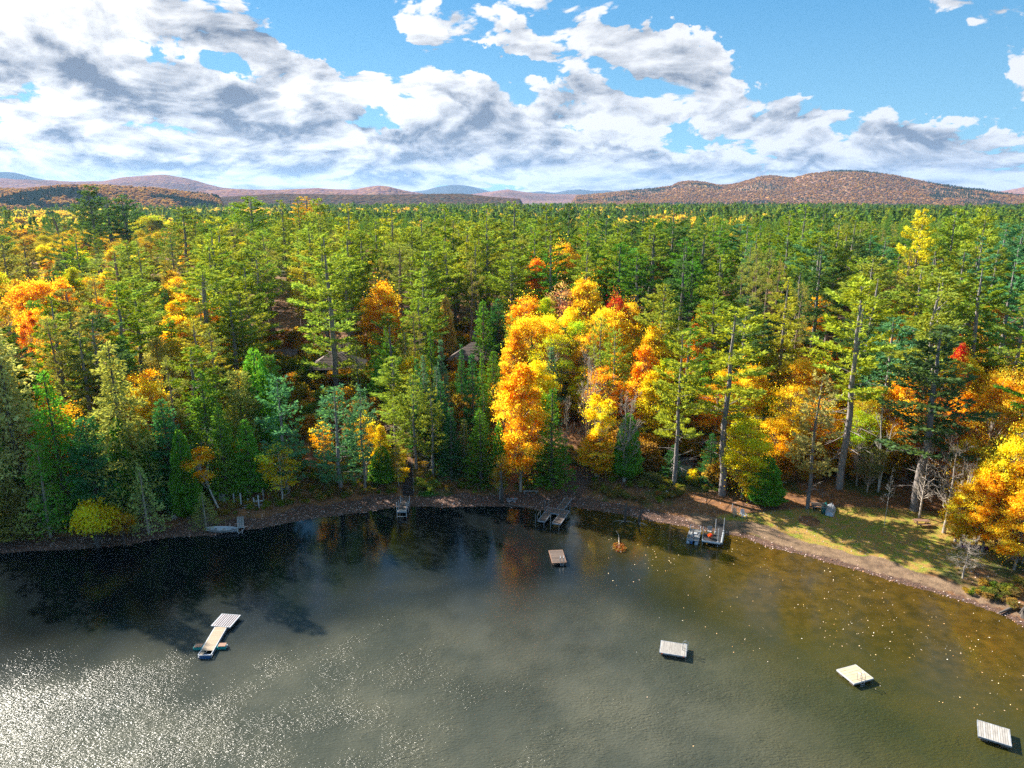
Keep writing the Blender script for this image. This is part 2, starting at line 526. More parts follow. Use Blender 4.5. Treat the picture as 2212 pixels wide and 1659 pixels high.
# ------------------------------------------------------------------ ground material
def ground_material():
    m, N = material('lake_shore_ground')
    geo = N.n('ShaderNodeNewGeometry')
    pos = geo.outputs['Position']
    at = lambda a: N.n('ShaderNodeAttribute', attribute_name=a, attribute_type='GEOMETRY').outputs['Fac']
    beach, lawn, path, far = at('beach'), at('lawn'), at('path'), at('far')
    big = N.noise(pos, 0.12, 4, .6).outputs['Fac']
    med = N.noise(pos, 0.9, 5, .65).outputs['Fac']
    fine = N.noise(pos, 5.0, 4, .7).outputs['Fac']
    vor = N.n('ShaderNodeTexVoronoi', {'Vector': pos, 'Scale': 7.5, 'Randomness': 1.0})
    cell = N.n('ShaderNodeSeparateColor', {0: vor.outputs['Color']}).outputs[0]
    dist = vor.outputs['Distance']
    leafm = N.math('MULTIPLY', N.mr(dist, 0.15, 0.40, 1, 0), N.mr(med, .35, .6, .25, 1))
    # forest floor: rust-brown needles and leaves
    fl = N.mix(N.mr(med, .35, .7), (.13, .065, .035), (.29, .135, .05))
    fl = N.mix(N.math('MULTIPLY', leafm, N.mr(cell, .45, .9)), fl, (.46, .24, .09))
    fl = N.mix(N.mr(big, .52, .66), fl, (.075, .085, .022))
    # lawn: worn olive grass
    lw = N.mix(N.mr(fine, .35, .65), (.14, .16, .022), (.27, .27, .032))
    lw = N.mix(N.math('MULTIPLY', N.mr(med, .38, .60), .9), lw, (.34, .19, .055))
    lw = N.mix(N.math('MULTIPLY', leafm, N.mr(cell, .68, .8)), lw, (.42, .24, .10))
    # beach: wet dark sand under pale leaf litter
    bc = N.mix(N.mr(fine, .35, .65), (.045, .030, .026), (.15, .085, .055))
    bc = N.mix(N.math('MULTIPLY', leafm, N.mr(cell, .25, .6)), bc, N.mix(N.mr(cell, .2, 1), N.mix(N.mr(big, .4, .6), (.16, .075, .055), (.34, .14, .07)), (.46, .31, .25)))
    pt = N.mix(N.mr(med, .3, .7), (.12, .078, .050), (.25, .165, .10))
    pt = N.mix(N.math('MULTIPLY', leafm, N.mr(cell, .78, .9)), pt, (.45, .28, .15))
    frc = N.mix(N.mr(med, .3, .7), (.10, .07, .02), (.04, .055, .02))
    jit = N.math('MULTIPLY_ADD', med, .7, -.35)

    def edge(f):
        return N.mr(N.math('ADD', f, jit), .35, .65)
    c = N.mix(edge(lawn), fl, lw)
    c = N.mix(edge(beach), c, bc)
    c = N.mix(edge(path), c, pt)
    c = N.mix(far, c, frc)
    h = N.math('ADD', N.math('MULTIPLY', med, .5), N.math('MULTIPLY', fine, .35))
    h = N.math('ADD', h, N.math('MULTIPLY', leafm, .25))
    bp = N.n('ShaderNodeBump', {'Height': h, 'Strength': .7, 'Distance': .25})
    bs = N.n('ShaderNodeBsdfPrincipled', {'Base Color': c, 'Roughness': .95, 'Normal': bp.outputs[0]})
    bs.inputs['Specular IOR Level'].default_value = .15
    N.n('ShaderNodeOutputMaterial', {'Surface': bs.outputs[0]})
    return m


def fan_grid(rows_y, cols_t):
    Y, T = np.meshgrid(rows_y, cols_t, indexing='ij')
    X = Y * T
    n, k = Y.shape
    idx = np.arange(n * k).reshape(n, k)
    Fc = np.stack([idx[:-1, :-1], idx[:-1, 1:], idx[1:, 1:], idx[1:, :-1]], -1).reshape(-1, 4)
    return X.ravel(), Y.ravel(), Fc


rows = [40.0]
while rows[-1] < 17000:
    y_ = rows[-1]
    rows.append(y_ * (1.0065 if 78 < y_ < 135 else 1.012 if y_ < 400 else 1.05))
tcol = np.tan(np.linspace(rad(-58), rad(58), 460))
gx, gy, gf = fan_grid(np.array(rows), tcol)
gd = shore_dist(gx, gy)
gz = zt(gx, gy)
gr = np.hypot(gx, gy)
gz = np.where(gr > 1500, gz * (1 - sstep(1500, 2500, gr)) - 4 * sstep(1500, 3000, gr), gz)
wid = np.interp(gx, [-160, -60, -45, -10, 0, 8, 20, 30, 60, 90, 140], [3.0, 3.0, 4.0, 3.2, 4.0, 4.2, 3.2, 1.5, 1.3, 3.0, 4]) + (fbm2(gx / 4 + 1, gy / 4, 3) - .5) * 3.0
beach = 1 - sstep(wid - .6, wid + .8, gd)
path = sstep(22, 29, gx) * sstep(.7, 1.7, gd + (fbm2(gx / 3, gy / 3 + 4, 3) - .5) * 2) * (1 - sstep(3.6, 5.0, gd + (fbm2(gx / 4 + 8, gy / 4, 3) - .5) * 2.6)) * (1 - sstep(75, 95, gx))
# the worn track up from the aluminium dock
ax_, bx_ = on_plane(1222, 1078, .3), ground(1262, 1024)
tt = np.clip(((gx - ax_.x) * (bx_.x - ax_.x) + (gy - ax_.y) * (bx_.y - ax_.y)) / ((bx_.x - ax_.x) ** 2 + (bx_.y - ax_.y) ** 2), 0, 1)
dtr = np.hypot(gx - ax_.x - tt * (bx_.x - ax_.x), gy - ax_.y - tt * (bx_.y - ax_.y))
beach = np.maximum(beach, 1 - sstep(1.0, 2.2, dtr))
lc = ground(1800, 1135)
lawn = (1 - sstep(.65, 1.15, np.hypot((gx - lc.x - 1) / 27.0, (gy - lc.y + 4) / 10.0))) * sstep(1.5, 4, gd)
lc2 = ground(1605, 1122)
lawn = np.maximum(lawn, 1 - sstep(.5, 1.1, np.hypot((gx - lc2.x) / 5.0, (gy - lc2.y) / 2.5)))
dpz = ground(1747, 1126)
lawn *= sstep(.8, 1.3, np.hypot((gx - dpz.x) / 1.4, (gy - dpz.y) / 1.6))
farw = sstep(600, 900, gr)
terr = mesh_np('terrain', np.stack([gx, gy, gz], 1), gf, ground_material(), True,
               {'beach': ('POINT', beach), 'lawn': ('POINT', lawn), 'path': ('POINT', path), 'far': ('POINT', farw)})
props(link('terrain', terr), 'wooded shore rising from the lake with beach and lawn', None, None, 'structure')


# ------------------------------------------------------------------ water
def water_material():
    m, N = material('lake_water')
    geo = N.n('ShaderNodeNewGeometry')
    pos = geo.outputs['Position']
    shal = N.n('ShaderNodeAttribute', attribute_name='shallow', attribute_type='GEOMETRY').outputs['Fac']
    calm_shade = N.n('ShaderNodeAttribute', attribute_name='calm_shade', attribute_type='GEOMETRY').outputs['Fac']
    gold = N.n('ShaderNodeAttribute', attribute_name='gold', attribute_type='GEOMETRY').outputs['Fac']
    med = N.noise(pos, 0.10, 4, .6).outputs['Fac']
    sm = N.noise(pos, 0.7, 5, .65).outputs['Fac']
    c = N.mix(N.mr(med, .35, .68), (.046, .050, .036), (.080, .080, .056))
    c = N.mix(N.math('MULTIPLY', calm_shade, .96), c, (.002, .004, .006))  # tree shade and dark reflection painted into the water colour near shore
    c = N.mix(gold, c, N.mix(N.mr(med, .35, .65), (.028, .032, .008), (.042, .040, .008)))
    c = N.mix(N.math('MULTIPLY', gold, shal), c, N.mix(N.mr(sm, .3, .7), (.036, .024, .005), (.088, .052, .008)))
    # ripples: two trains of wind wavelets, calmer close to the shore
    mp = N.n('ShaderNodeMapping', {'Vector': pos, 'Rotation': (0, 0, rad(-28)), 'Scale': (1.0, 2.6, 1.0)})
    r1 = N.noise(mp.outputs[0], 1.5, 4, .55, dist=.4).outputs['Fac']
    mp2 = N.n('ShaderNodeMapping', {'Vector': pos, 'Rotation': (0, 0, rad(24)), 'Scale': (1.0, 2.2, 1.0)})
    r2 = N.noise(mp2.outputs[0], 3.4, 2, .5, dist=.3).outputs['Fac']
    r3 = N.noise(pos, 0.16, 3, .5).outputs['Fac']
    amp = N.mr(r3, .35, .65, .55, 1.25)
    amp = N.math('MULTIPLY', amp, N.mr(calm_shade, 0, 1, 1.0, .06, 'LINEAR'))
    hh = N.math('ADD', N.math('MULTIPLY', r1, 1.0), N.math('MULTIPLY', r2, .8))
    hh = N.math('MULTIPLY', hh, amp)
    bp = N.n('ShaderNodeBump', {'Height': hh, 'Strength': 1.0, 'Distance': .11})
    bs = N.n('ShaderNodeBsdfPrincipled', {'Base Color': c, 'Roughness': .08, 'IOR': 1.333, 'Normal': bp.outputs[0]})
    N.link(N.mr(calm_shade, 0, 1, .19, .04, 'LINEAR'), bs.inputs['Roughness'])
    N.n('ShaderNodeOutputMaterial', {'Surface': bs.outputs[0]})
    return m


wx, wy = np.meshgrid(np.concatenate([np.linspace(-1500, -190, 12), np.arange(-180, 181, 2.5), np.linspace(190, 1500, 12)]),
                     np.concatenate([np.linspace(-900, -20, 8), np.arange(-10, 141, 2.5), [150, 170, 200]]))
nr, nc = wx.shape
wi = np.arange(nr * nc).reshape(nr, nc)
wf = np.stack([wi[:-1, :-1], wi[:-1, 1:], wi[1:, 1:], wi[1:, :-1]], -1).reshape(-1, 4)
wx = wx.ravel(); wy = wy.ravel()
wd = -shore_dist(wx, wy)
dn = wd + (fbm2(wx / 14, wy / 14, 3) - .5) * 12
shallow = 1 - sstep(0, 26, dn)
calm_shade = 1 - sstep(17, 42 - 14 * sstep(0, 30, wx), dn + (fbm2(wx / 9 + 5, wy / 9 + 2, 2) - .5) * 10)
calm_shade = np.maximum(calm_shade, .80 * sstep(42, 62, wx - .1 * wd))
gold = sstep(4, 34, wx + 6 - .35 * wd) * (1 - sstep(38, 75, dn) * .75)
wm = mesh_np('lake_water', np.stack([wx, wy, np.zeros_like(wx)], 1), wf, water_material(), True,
             {'shallow': ('POINT', shallow), 'calm_shade': ('POINT', calm_shade), 'gold': ('POINT', gold)})
props(link('water', wm), 'rippled lake water with dark shaded edge and golden shallows', None, None, 'structure')


# ------------------------------------------------------------------ mountains and hills
def ridge_material(name, cols, scale, contrast=1.0, dark=(.035, .04, .035), darkamt=.5):
    m, N = material(name)
    geo = N.n('ShaderNodeNewGeometry')
    pos = geo.outputs['Position']
    v1 = N.n('ShaderNodeTexVoronoi', {'Vector': pos, 'Scale': scale})
    sepc = N.n('ShaderNodeSeparateColor', {0: v1.outputs['Color']})
    cr = N.n('ShaderNodeValToRGB', {'Fac': sepc.outputs[0]})
    el = cr.color_ramp.elements
    while len(el) < len(cols): el.new(.5)
    for i, cc in enumerate(cols):
        el[i].position = i / (len(cols) - 1); el[i].color = (*cc, 1)
    big = N.noise(pos, .0016 * (scale / .06), 5, .6).outputs['Fac']
    c = N.mix(N.math('MULTIPLY', N.mr(big, .52, .66), darkamt), cr.outputs[0], dark)
    h = N.math('SUBTRACT', 1.0, v1.outputs['Distance'])
    bp = N.n('ShaderNodeBump', {'Height': h, 'Strength': .9, 'Distance': 7.0 * contrast})
    bs = N.n('ShaderNodeBsdfDiffuse', {'Color': c, 'Normal': bp.outputs[0]})
    N.n('ShaderNodeOutputMaterial', {'Surface': bs.outputs[0]})
    return m


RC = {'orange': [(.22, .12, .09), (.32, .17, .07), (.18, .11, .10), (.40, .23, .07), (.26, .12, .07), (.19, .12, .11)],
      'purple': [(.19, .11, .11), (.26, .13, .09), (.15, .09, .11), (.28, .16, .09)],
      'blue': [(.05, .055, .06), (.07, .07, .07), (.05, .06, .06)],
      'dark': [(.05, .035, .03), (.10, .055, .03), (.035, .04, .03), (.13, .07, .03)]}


def ridge(name, label, D, pts, width, mat, rough=.06, nphi=500, nrad=56, seed=0.0, foot=0.0):
    pts = sorted(pts)
    az, el = [], []
    for (px, py) in pts:
        d = ray(px, py)
        az.append(math.atan2(d.x, d.y)); el.append(d.z / math.hypot(d.x, d.y))
    az = np.array(az); el = np.array(el)
    A = np.linspace(az[0] - .10, az[-1] + .10, nphi)
    E = np.interp(A, az, el, left=-CAMZ / D, right=-CAMZ / D)
    fade = sstep(az[0] - .10, az[0], A) * (1 - sstep(az[-1], az[-1] + .10, A))
    H = CAMZ + D * (E * fade + (-CAMZ / D) * (1 - fade))
    k = np.ones(7) / 7
    H = np.convolve(np.pad(H, 3, mode='edge'), k, 'valid')
    s = np.linspace(-1, 1, nrad)
    S, AA = np.meshgrid(s, A, indexing='ij')
    prof = np.where(S < 0, .5 + .5 * np.cos(np.pi * np.abs(S) ** .85), .5 + .5 * np.cos(np.pi * S))
    R = D + S * width
    X = R * np.sin(AA); Y = R * np.cos(AA)
    nz = fbm2(X / (width * .35) + seed, Y / (width * .35) + seed, 5) - .5
    nz2 = np.abs(fbm2(X / (width * .16) + seed + 9, Y / (width * .16) + seed, 4) - .5)
    Z = H[None, :] * prof + (nz * .55 - nz2 * .5) * H.max() * prof * np.sqrt(np.abs(S) + .02) + foot * prof
    Z = Z - 8 * (1 - prof)
    n, kk = Z.shape
    idx = np.arange(n * kk).reshape(n, kk)
    Fc = np.stack([idx[:-1, :-1], idx[:-1, 1:], idx[1:, 1:], idx[1:, :-1]], -1).reshape(-1, 4)
    me = mesh_np(name, np.stack([X.ravel(), Y.ravel(), Z.ravel()], 1), Fc, mat, True)
    o = link(name, me)
    props(o, label, None, None, 'structure')
    return X, Y, Z, S


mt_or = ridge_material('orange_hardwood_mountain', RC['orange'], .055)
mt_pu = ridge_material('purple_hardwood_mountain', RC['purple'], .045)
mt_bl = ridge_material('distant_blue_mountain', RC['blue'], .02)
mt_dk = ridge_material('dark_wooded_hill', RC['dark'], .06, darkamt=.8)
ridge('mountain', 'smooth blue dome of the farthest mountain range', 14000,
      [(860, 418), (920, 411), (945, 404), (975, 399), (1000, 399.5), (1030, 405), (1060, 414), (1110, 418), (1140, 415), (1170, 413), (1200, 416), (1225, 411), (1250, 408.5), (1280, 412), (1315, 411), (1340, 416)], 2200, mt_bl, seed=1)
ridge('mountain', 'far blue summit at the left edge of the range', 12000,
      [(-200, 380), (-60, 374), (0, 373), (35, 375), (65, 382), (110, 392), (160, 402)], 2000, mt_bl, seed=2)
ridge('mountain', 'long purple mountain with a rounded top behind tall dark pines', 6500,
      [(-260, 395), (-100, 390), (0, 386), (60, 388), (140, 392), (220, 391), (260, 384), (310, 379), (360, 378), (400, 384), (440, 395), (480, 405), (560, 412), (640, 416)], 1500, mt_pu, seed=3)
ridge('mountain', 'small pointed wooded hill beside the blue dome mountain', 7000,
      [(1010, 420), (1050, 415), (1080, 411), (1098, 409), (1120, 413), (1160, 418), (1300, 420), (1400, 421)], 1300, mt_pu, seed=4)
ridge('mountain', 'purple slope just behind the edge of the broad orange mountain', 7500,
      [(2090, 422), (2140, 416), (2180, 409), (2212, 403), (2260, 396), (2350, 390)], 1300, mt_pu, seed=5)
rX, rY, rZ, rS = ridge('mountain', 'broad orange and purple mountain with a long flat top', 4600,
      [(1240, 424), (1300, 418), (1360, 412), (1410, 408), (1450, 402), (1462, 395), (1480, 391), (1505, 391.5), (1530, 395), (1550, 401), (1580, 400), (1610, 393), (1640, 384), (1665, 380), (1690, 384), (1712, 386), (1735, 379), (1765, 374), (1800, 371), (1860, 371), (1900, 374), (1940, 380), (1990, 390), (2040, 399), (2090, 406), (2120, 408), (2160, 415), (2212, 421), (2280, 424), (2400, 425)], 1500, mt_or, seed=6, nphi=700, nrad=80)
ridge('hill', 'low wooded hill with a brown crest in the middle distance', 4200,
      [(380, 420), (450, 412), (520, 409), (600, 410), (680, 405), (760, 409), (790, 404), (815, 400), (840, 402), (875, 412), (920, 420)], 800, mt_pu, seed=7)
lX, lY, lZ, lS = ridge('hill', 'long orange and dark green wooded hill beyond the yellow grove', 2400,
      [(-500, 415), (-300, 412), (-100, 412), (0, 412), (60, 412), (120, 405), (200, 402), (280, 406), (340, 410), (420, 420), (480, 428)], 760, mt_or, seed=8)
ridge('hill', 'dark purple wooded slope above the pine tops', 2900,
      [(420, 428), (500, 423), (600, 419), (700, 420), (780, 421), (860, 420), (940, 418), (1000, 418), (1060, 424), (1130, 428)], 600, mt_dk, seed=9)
# ------------------------------------------------------------------ tree shapes
def unit(v):
    return v / np.maximum(np.linalg.norm(v, axis=-1, keepdims=True), 1e-6)


def leaves_mesh(name, c, a, l, w, mat, tint=None, r=None):
    """rhombic sprays: base c, axis a, length l, width w"""
    r = r or np.random.default_rng(3)
    n = len(c)
    a = unit(a)
    b = unit(np.cross(a, unit(r.normal(size=(n, 3)))))
    l = np.broadcast_to(np.asarray(l, float), (n,))[:, None]; w = np.broadcast_to(np.asarray(w, float), (n,))[:, None]
    V = np.stack([c, c + a * l * .5 + b * w * .5, c + a * l, c + a * l * .5 - b * w * .5], 1).reshape(-1, 3)
    Fc = np.arange(4 * n).reshape(n, 4)
    if tint is None: tint = r.random(n)
    return mesh_np(name, V, Fc, mat, False, {'tint': ('FACE', tint)})


class Wood:
    def __init__(s): s.V = []; s.F = []; s.n = 0

    def tube(s, pts, rr, k=4):
        pts = np.asarray(pts, float); rr = np.asarray(rr, float)
        d = unit(np.gradient(pts, axis=0))
        up = np.tile(np.array([0, 0, 1.0]), (len(pts), 1)); up[np.abs(d[:, 2]) > .9] = (1, 0, 0)
        a = unit(np.cross(d, up)); b = np.cross(d, a)
        t = np.arange(k) * 2 * np.pi / k
        P_ = pts[:, None] + (a[:, None] * np.cos(t)[None, :, None] + b[:, None] * np.sin(t)[None, :, None]) * rr[:, None, None]
        i = np.arange(len(pts) * k).reshape(len(pts), k) + s.n
        j = np.roll(i, -1, 1)
        s.V.append(P_.reshape(-1, 3)); s.F.append(np.stack([i[:-1], j[:-1], j[1:], i[1:]], -1).reshape(-1, 4))
        s.n += len(pts) * k

    def mesh(s, name, mat):
        return mesh_np(name, np.concatenate(s.V), np.concatenate(s.F), mat, True)


def trunk_curve(r, H, bend=.25, n=9):
    t = np.linspace(0, 1, n)
    x = np.cumsum(r.normal(0, bend / n, n)) * H * .12; y = np.cumsum(r.normal(0, bend / n, n)) * H * .12
    return np.stack([x - x[0], y - y[0], t * H - .3 * (t == 0)], 1), t


def whorled(seed, H, R, z0, dz, nb, prof, rise0, rise1, tufts, per, tl, tw, spread, droop=0.0, inner=.25, tr=.28, bark='bark_pine',
            dead=0, drop=.0, ball=0.0, gap=.12, curl=.25, lateral=.38, flat=.12, tuftup=.6):
    """a conifer with branches in whorls, each a plate of needle sprays"""
    r = np.random.default_rng(seed)
    wood = Wood()
    tp, tt_ = trunk_curve(r, H)
    wood.tube(tp, tr * (1 - tt_) ** .75 + .03, 7)
    at = lambda z: np.array([np.interp(z, tp[:, 2], tp[:, 0]), np.interp(z, tp[:, 2], tp[:, 1]), z])
    C, A, T = [], [], []
    z = z0
    while z < H - .25:
        t = (z - z0) / (H - z0)
        nbr = max(3, int(round(nb * (1 - .35 * t) + r.uniform(-.6, .6))))
        ph0 = r.uniform(0, 6.28)
        for k in range(nbr):
            if r.random() < gap: continue
            ph = ph0 + k * 2 * np.pi / nbr + r.normal(0, .22)
            L = R * prof(t) * r.uniform(.62, 1.12)
            if L < .25: L = .25
            if r.random() < drop: L *= r.uniform(.3, .6)
            rise = np.radians(rise0 + (rise1 - rise0) * t + r.normal(0, 6))
            o = at(z + r.uniform(-.15, .15) * dz)
            hd = np.array([np.cos(ph), np.sin(ph), 0.0]); sd_ = np.array([-np.sin(ph), np.cos(ph), 0.0])
            cz = curl * r.uniform(.5, 1.3)
            pos_ = lambda s_: o + hd * (L * s_)[..., None] + np.array([0, 0, 1.0]) * (L * (np.tan(rise) * s_ + cz * s_ ** 2 - droop * s_ * s_))[..., None]
            ss = np.array([0, .33, .66, .96])
            wood.tube(pos_(ss), tr * .26 * (1 - .85 * ss) * max(.35, L / R), 3)
            n = max(3, int(tufts * (L / R) ** 1.3 + .5))
            if ball > 0:
                nc = max(2, int(n / 9))
                s_ = r.uniform(inner, 1.0, nc) ** .7
                cc = pos_(s_) + sd_ * (r.uniform(-1, 1, nc) * lateral * L * (s_ * .8))[:, None] + np.array([0, 0, 1.0]) * r.uniform(0, .5, nc)[:, None]
                c = np.repeat(cc, max(1, n // nc), 0)
                dirs = unit(r.normal(size=c.shape) + np.array([0, 0, .5]))
                c = np.repeat(c, per, 0); dirs = unit(np.repeat(dirs, per, 0) + r.normal(0, .5, (len(c), 3)))
                c = c + dirs * (r.uniform(.15, 1, len(c)) * ball)[:, None]
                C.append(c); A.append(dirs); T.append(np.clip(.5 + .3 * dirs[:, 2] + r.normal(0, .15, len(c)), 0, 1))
            else:
                s_ = inner + (1 - inner) * r.random(n) ** .75
                wl = lateral * L * np.sin(np.clip(s_ * 1.05, 0, 1) * np.pi * .62 + .35)
                lat = r.uniform(-1, 1, n)
                c = pos_(s_) + sd_ * (lat * wl)[:, None] + np.array([0, 0, 1.0]) * (r.normal(0, flat, n) - .10 * np.abs(lat) * wl)[:, None]
                dirs = hd[None] * .8 + sd_[None] * (lat * .9)[:, None] + np.array([0, 0, 1.0]) * (tuftup + r.normal(0, .2, n))[:, None]
                c = np.repeat(c, per, 0); dirs = np.repeat(unit(dirs), per, 0)
                dirs = unit(dirs + r.normal(0, spread, dirs.shape))
                bt = r.uniform(.25, .75)
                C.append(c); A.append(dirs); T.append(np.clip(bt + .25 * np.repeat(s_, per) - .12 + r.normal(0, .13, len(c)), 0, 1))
        z += dz * r.uniform(.8, 1.25) * (1 - .35 * t)
    # leader
    c = at(H - .4)[None] + r.normal(0, .08, (14, 3)); C.append(c); A.append(np.array([[0, 0, 1.0]]) + r.normal(0, .4, (14, 3))); T.append(np.full(14, .7))
    for i in range(dead):
        zz = r.uniform(max(1.5, z0 * .35), z0 * 1.15)
        ph = r.uniform(0, 6.28); L = R * r.uniform(.25, .75)
        hd = np.array([np.cos(ph), np.sin(ph), r.uniform(-.15, .25)])
        sdd = np.array([-np.sin(ph), np.cos(ph), 0]) * r.uniform(-.3, .3)
        o = at(zz)
        ss = np.array([0, .4, .75, 1.0])[:, None]
        pp = o + hd * L * ss + sdd * L * ss ** 2 + np.array([0, 0, -.12 * L]) * ss ** 2
        wood.tube(pp, np.array([.06, .045, .03, .012]) * tr / .28, 3)
        for q in range(3):
            s0 = r.uniform(.35, .9); b0 = o + hd * L * s0 + sdd * L * s0 ** 2
            wood.tube(np.stack([b0, b0 + (hd * .4 + r.normal(0, .35, 3)) * L * .35]), np.array([.025, .008]), 3)
    C = np.concatenate(C); A = np.concatenate(A); T = np.concatenate(T)
    nl = len(C)
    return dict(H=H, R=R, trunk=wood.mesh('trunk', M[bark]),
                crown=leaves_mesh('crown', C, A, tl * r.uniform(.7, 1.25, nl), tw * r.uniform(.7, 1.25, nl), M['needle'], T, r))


rounded = lambda t: (np.sin(np.clip(t * .92 + .08, 0, 1) * np.pi) ** .55) * (1 - .45 * t) if t < .97 else .12
cone = lambda t: max(.03, (1 - t) ** .92)
bell = lambda t: max(.04, (1 - t) ** .7 * (.75 + .25 * min(1, t * 5)))
pinep = lambda t: max(.07, (1 - t) ** .50) * (.66 + .34 * min(1, t * 3.0))

PROTO = {}
PROTO['white_pine'] = [
    whorled(1, 27, 4.3, 6.0, 1.75, 5, pinep, 4, 40, 105, 3, .50, .18, .5, dead=8, drop=.3, flat=.07),
    whorled(2, 27, 4.0, 9.5, 1.65, 5, pinep, 6, 42, 105, 3, .50, .18, .5, dead=16, drop=.35, flat=.07),
    whorled(3, 27, 4.3, 3.5, 1.95, 5, pinep, 2, 38, 110, 3, .50, .18, .5, dead=4, drop=.3, flat=.07),
    whorled(4, 28, 4.2, 12.5, 1.60, 5, pinep, 6, 40, 105, 3, .50, .18, .5, dead=26, drop=.4, flat=.07),
    whorled(5, 25, 3.9, 7.5, 1.35, 5, rounded, 14, 46, 90, 3, .46, .18, .6, dead=10, drop=.3, flat=.09),
]
PROTO['young_pine'] = [
    whorled(11, 15, 2.9, 2.2, .95, 5, pinep, 4, 45, 46, 3, .36, .13, .55, dead=6, tr=.15, drop=.15),
    whorled(12, 15, 2.6, 4.6, .90, 5, pinep, 6, 48, 46, 3, .36, .13, .55, dead=12, tr=.14, drop=.2),
]
PROTO['red_pine'] = [
    whorled(21, 25, 3.6, 12.0, 1.0, 4, rounded, 10, 42, 58, 3, .34, .12, .5, dead=18, ball=.42, inner=.4, bark='bark_red', drop=.2, gap=.18, lateral=.45),
    whorled(22, 24, 3.8, 9.5, 1.1, 4, rounded, 5, 40, 60, 3, .34, .12, .5, dead=14, ball=.45, inner=.4, bark='bark_red', drop=.3, gap=.2, lateral=.45),
]
PROTO['spruce'] = [
    whorled(31, 13, 2.2, .9, .42, 7, cone, -4, 35, 26, 2, .30, .13, .4, tr=.13, bark='bark_dark', inner=.12, gap=.04, curl=.12, lateral=.28, flat=.05, tuftup=.25),
    whorled(32, 13, 1.9, 2.4, .40, 7, cone, -8, 35, 26, 2, .30, .13, .4, tr=.13, bark='bark_grey', inner=.12, gap=.08, curl=.14, lateral=.28, flat=.05, tuftup=.25, dead=8),
    whorled(33, 13, 2.5, .7, .46, 7, bell, -6, 35, 30, 2, .32, .14, .4, tr=.14, bark='bark_dark', inner=.12, gap=.1, curl=.16, lateral=.3, flat=.05, tuftup=.2, drop=.1),
]
PROTO['hemlock'] = [
    whorled(41, 18, 3.9, 1.2, .55, 7, bell, 4, 38, 66, 2, .42, .16, .5, droop=.32, tr=.2, bark='bark_dark', inner=.2, gap=.1, curl=.1, lateral=.42, flat=.14, tuftup=-.1, drop=.2),
    whorled(42, 18, 4.3, .9, .60, 7, bell, 8, 42, 66, 2, .44, .17, .5, droop=.38, tr=.2, bark='bark_dark', inner=.2, gap=.12, curl=.1, lateral=.45, flat=.16, tuftup=-.05, drop=.25),
    whorled(43, 17, 3.3, 1.5, .50, 7, pinep, 10, 48, 60, 2, .40, .15, .5, droop=.3, tr=.2, bark='bark_dark', inner=.2, gap=.08, curl=.1, lateral=.42, flat=.14, tuftup=.1, drop=.2),
]


def cedar(seed, H, R, n, z0=.05, top=1.0, tops=1):
    r = np.random.default_rng(seed)
    wood = Wood(); tp, tt_ = trunk_curve(r, H * .95)
    wood.tube(tp, .2 * (1 - tt_) + .03, 6)
    t = 1 - np.sqrt(r.random(n)); ph = r.uniform(0, 6.28, n)
    t = z0 + (1 - z0) * t
    rr = R * np.minimum(1, (t - z0 + .05) * 7) * np.clip(1 - t, 0, 1) ** .62 * (.80 + .32 * fbm2(ph * 1.6 + 3 * seed, t * 9, 2) + .0)
    lobes = vnoise(ph * 2.2 + seed, t * 16.0)
    rr = rr * (.72 + .45 * lobes) * r.uniform(.72, 1.05, n) ** .6
    c = np.stack([rr * np.cos(ph), rr * np.sin(ph), t * H], 1)
    c[:, 0] += np.interp(c[:, 2], tp[:, 2], tp[:, 0]); c[:, 1] += np.interp(c[:, 2], tp[:, 2], tp[:, 1])
    a = np.stack([np.cos(ph) * .7, np.sin(ph) * .7, np.full(n, .75)], 1) + r.normal(0, .35, (n, 3))
    return dict(H=H, R=R, trunk=wood.mesh('trunk', M['bark_dark']),
                crown=leaves_mesh('crown', c, a, .34 * r.uniform(.7, 1.3, n), .20 * r.uniform(.7, 1.3, n), M['needle'], np.clip(lobes * .8 + .1 + r.normal(0, .1, n), 0, 1), r))


PROTO['cedar'] = [cedar(51, 12, 2.5, 9000), cedar(52, 11, 2.1, 8000, .08), cedar(53, 9, 2.6, 9000, .03)]


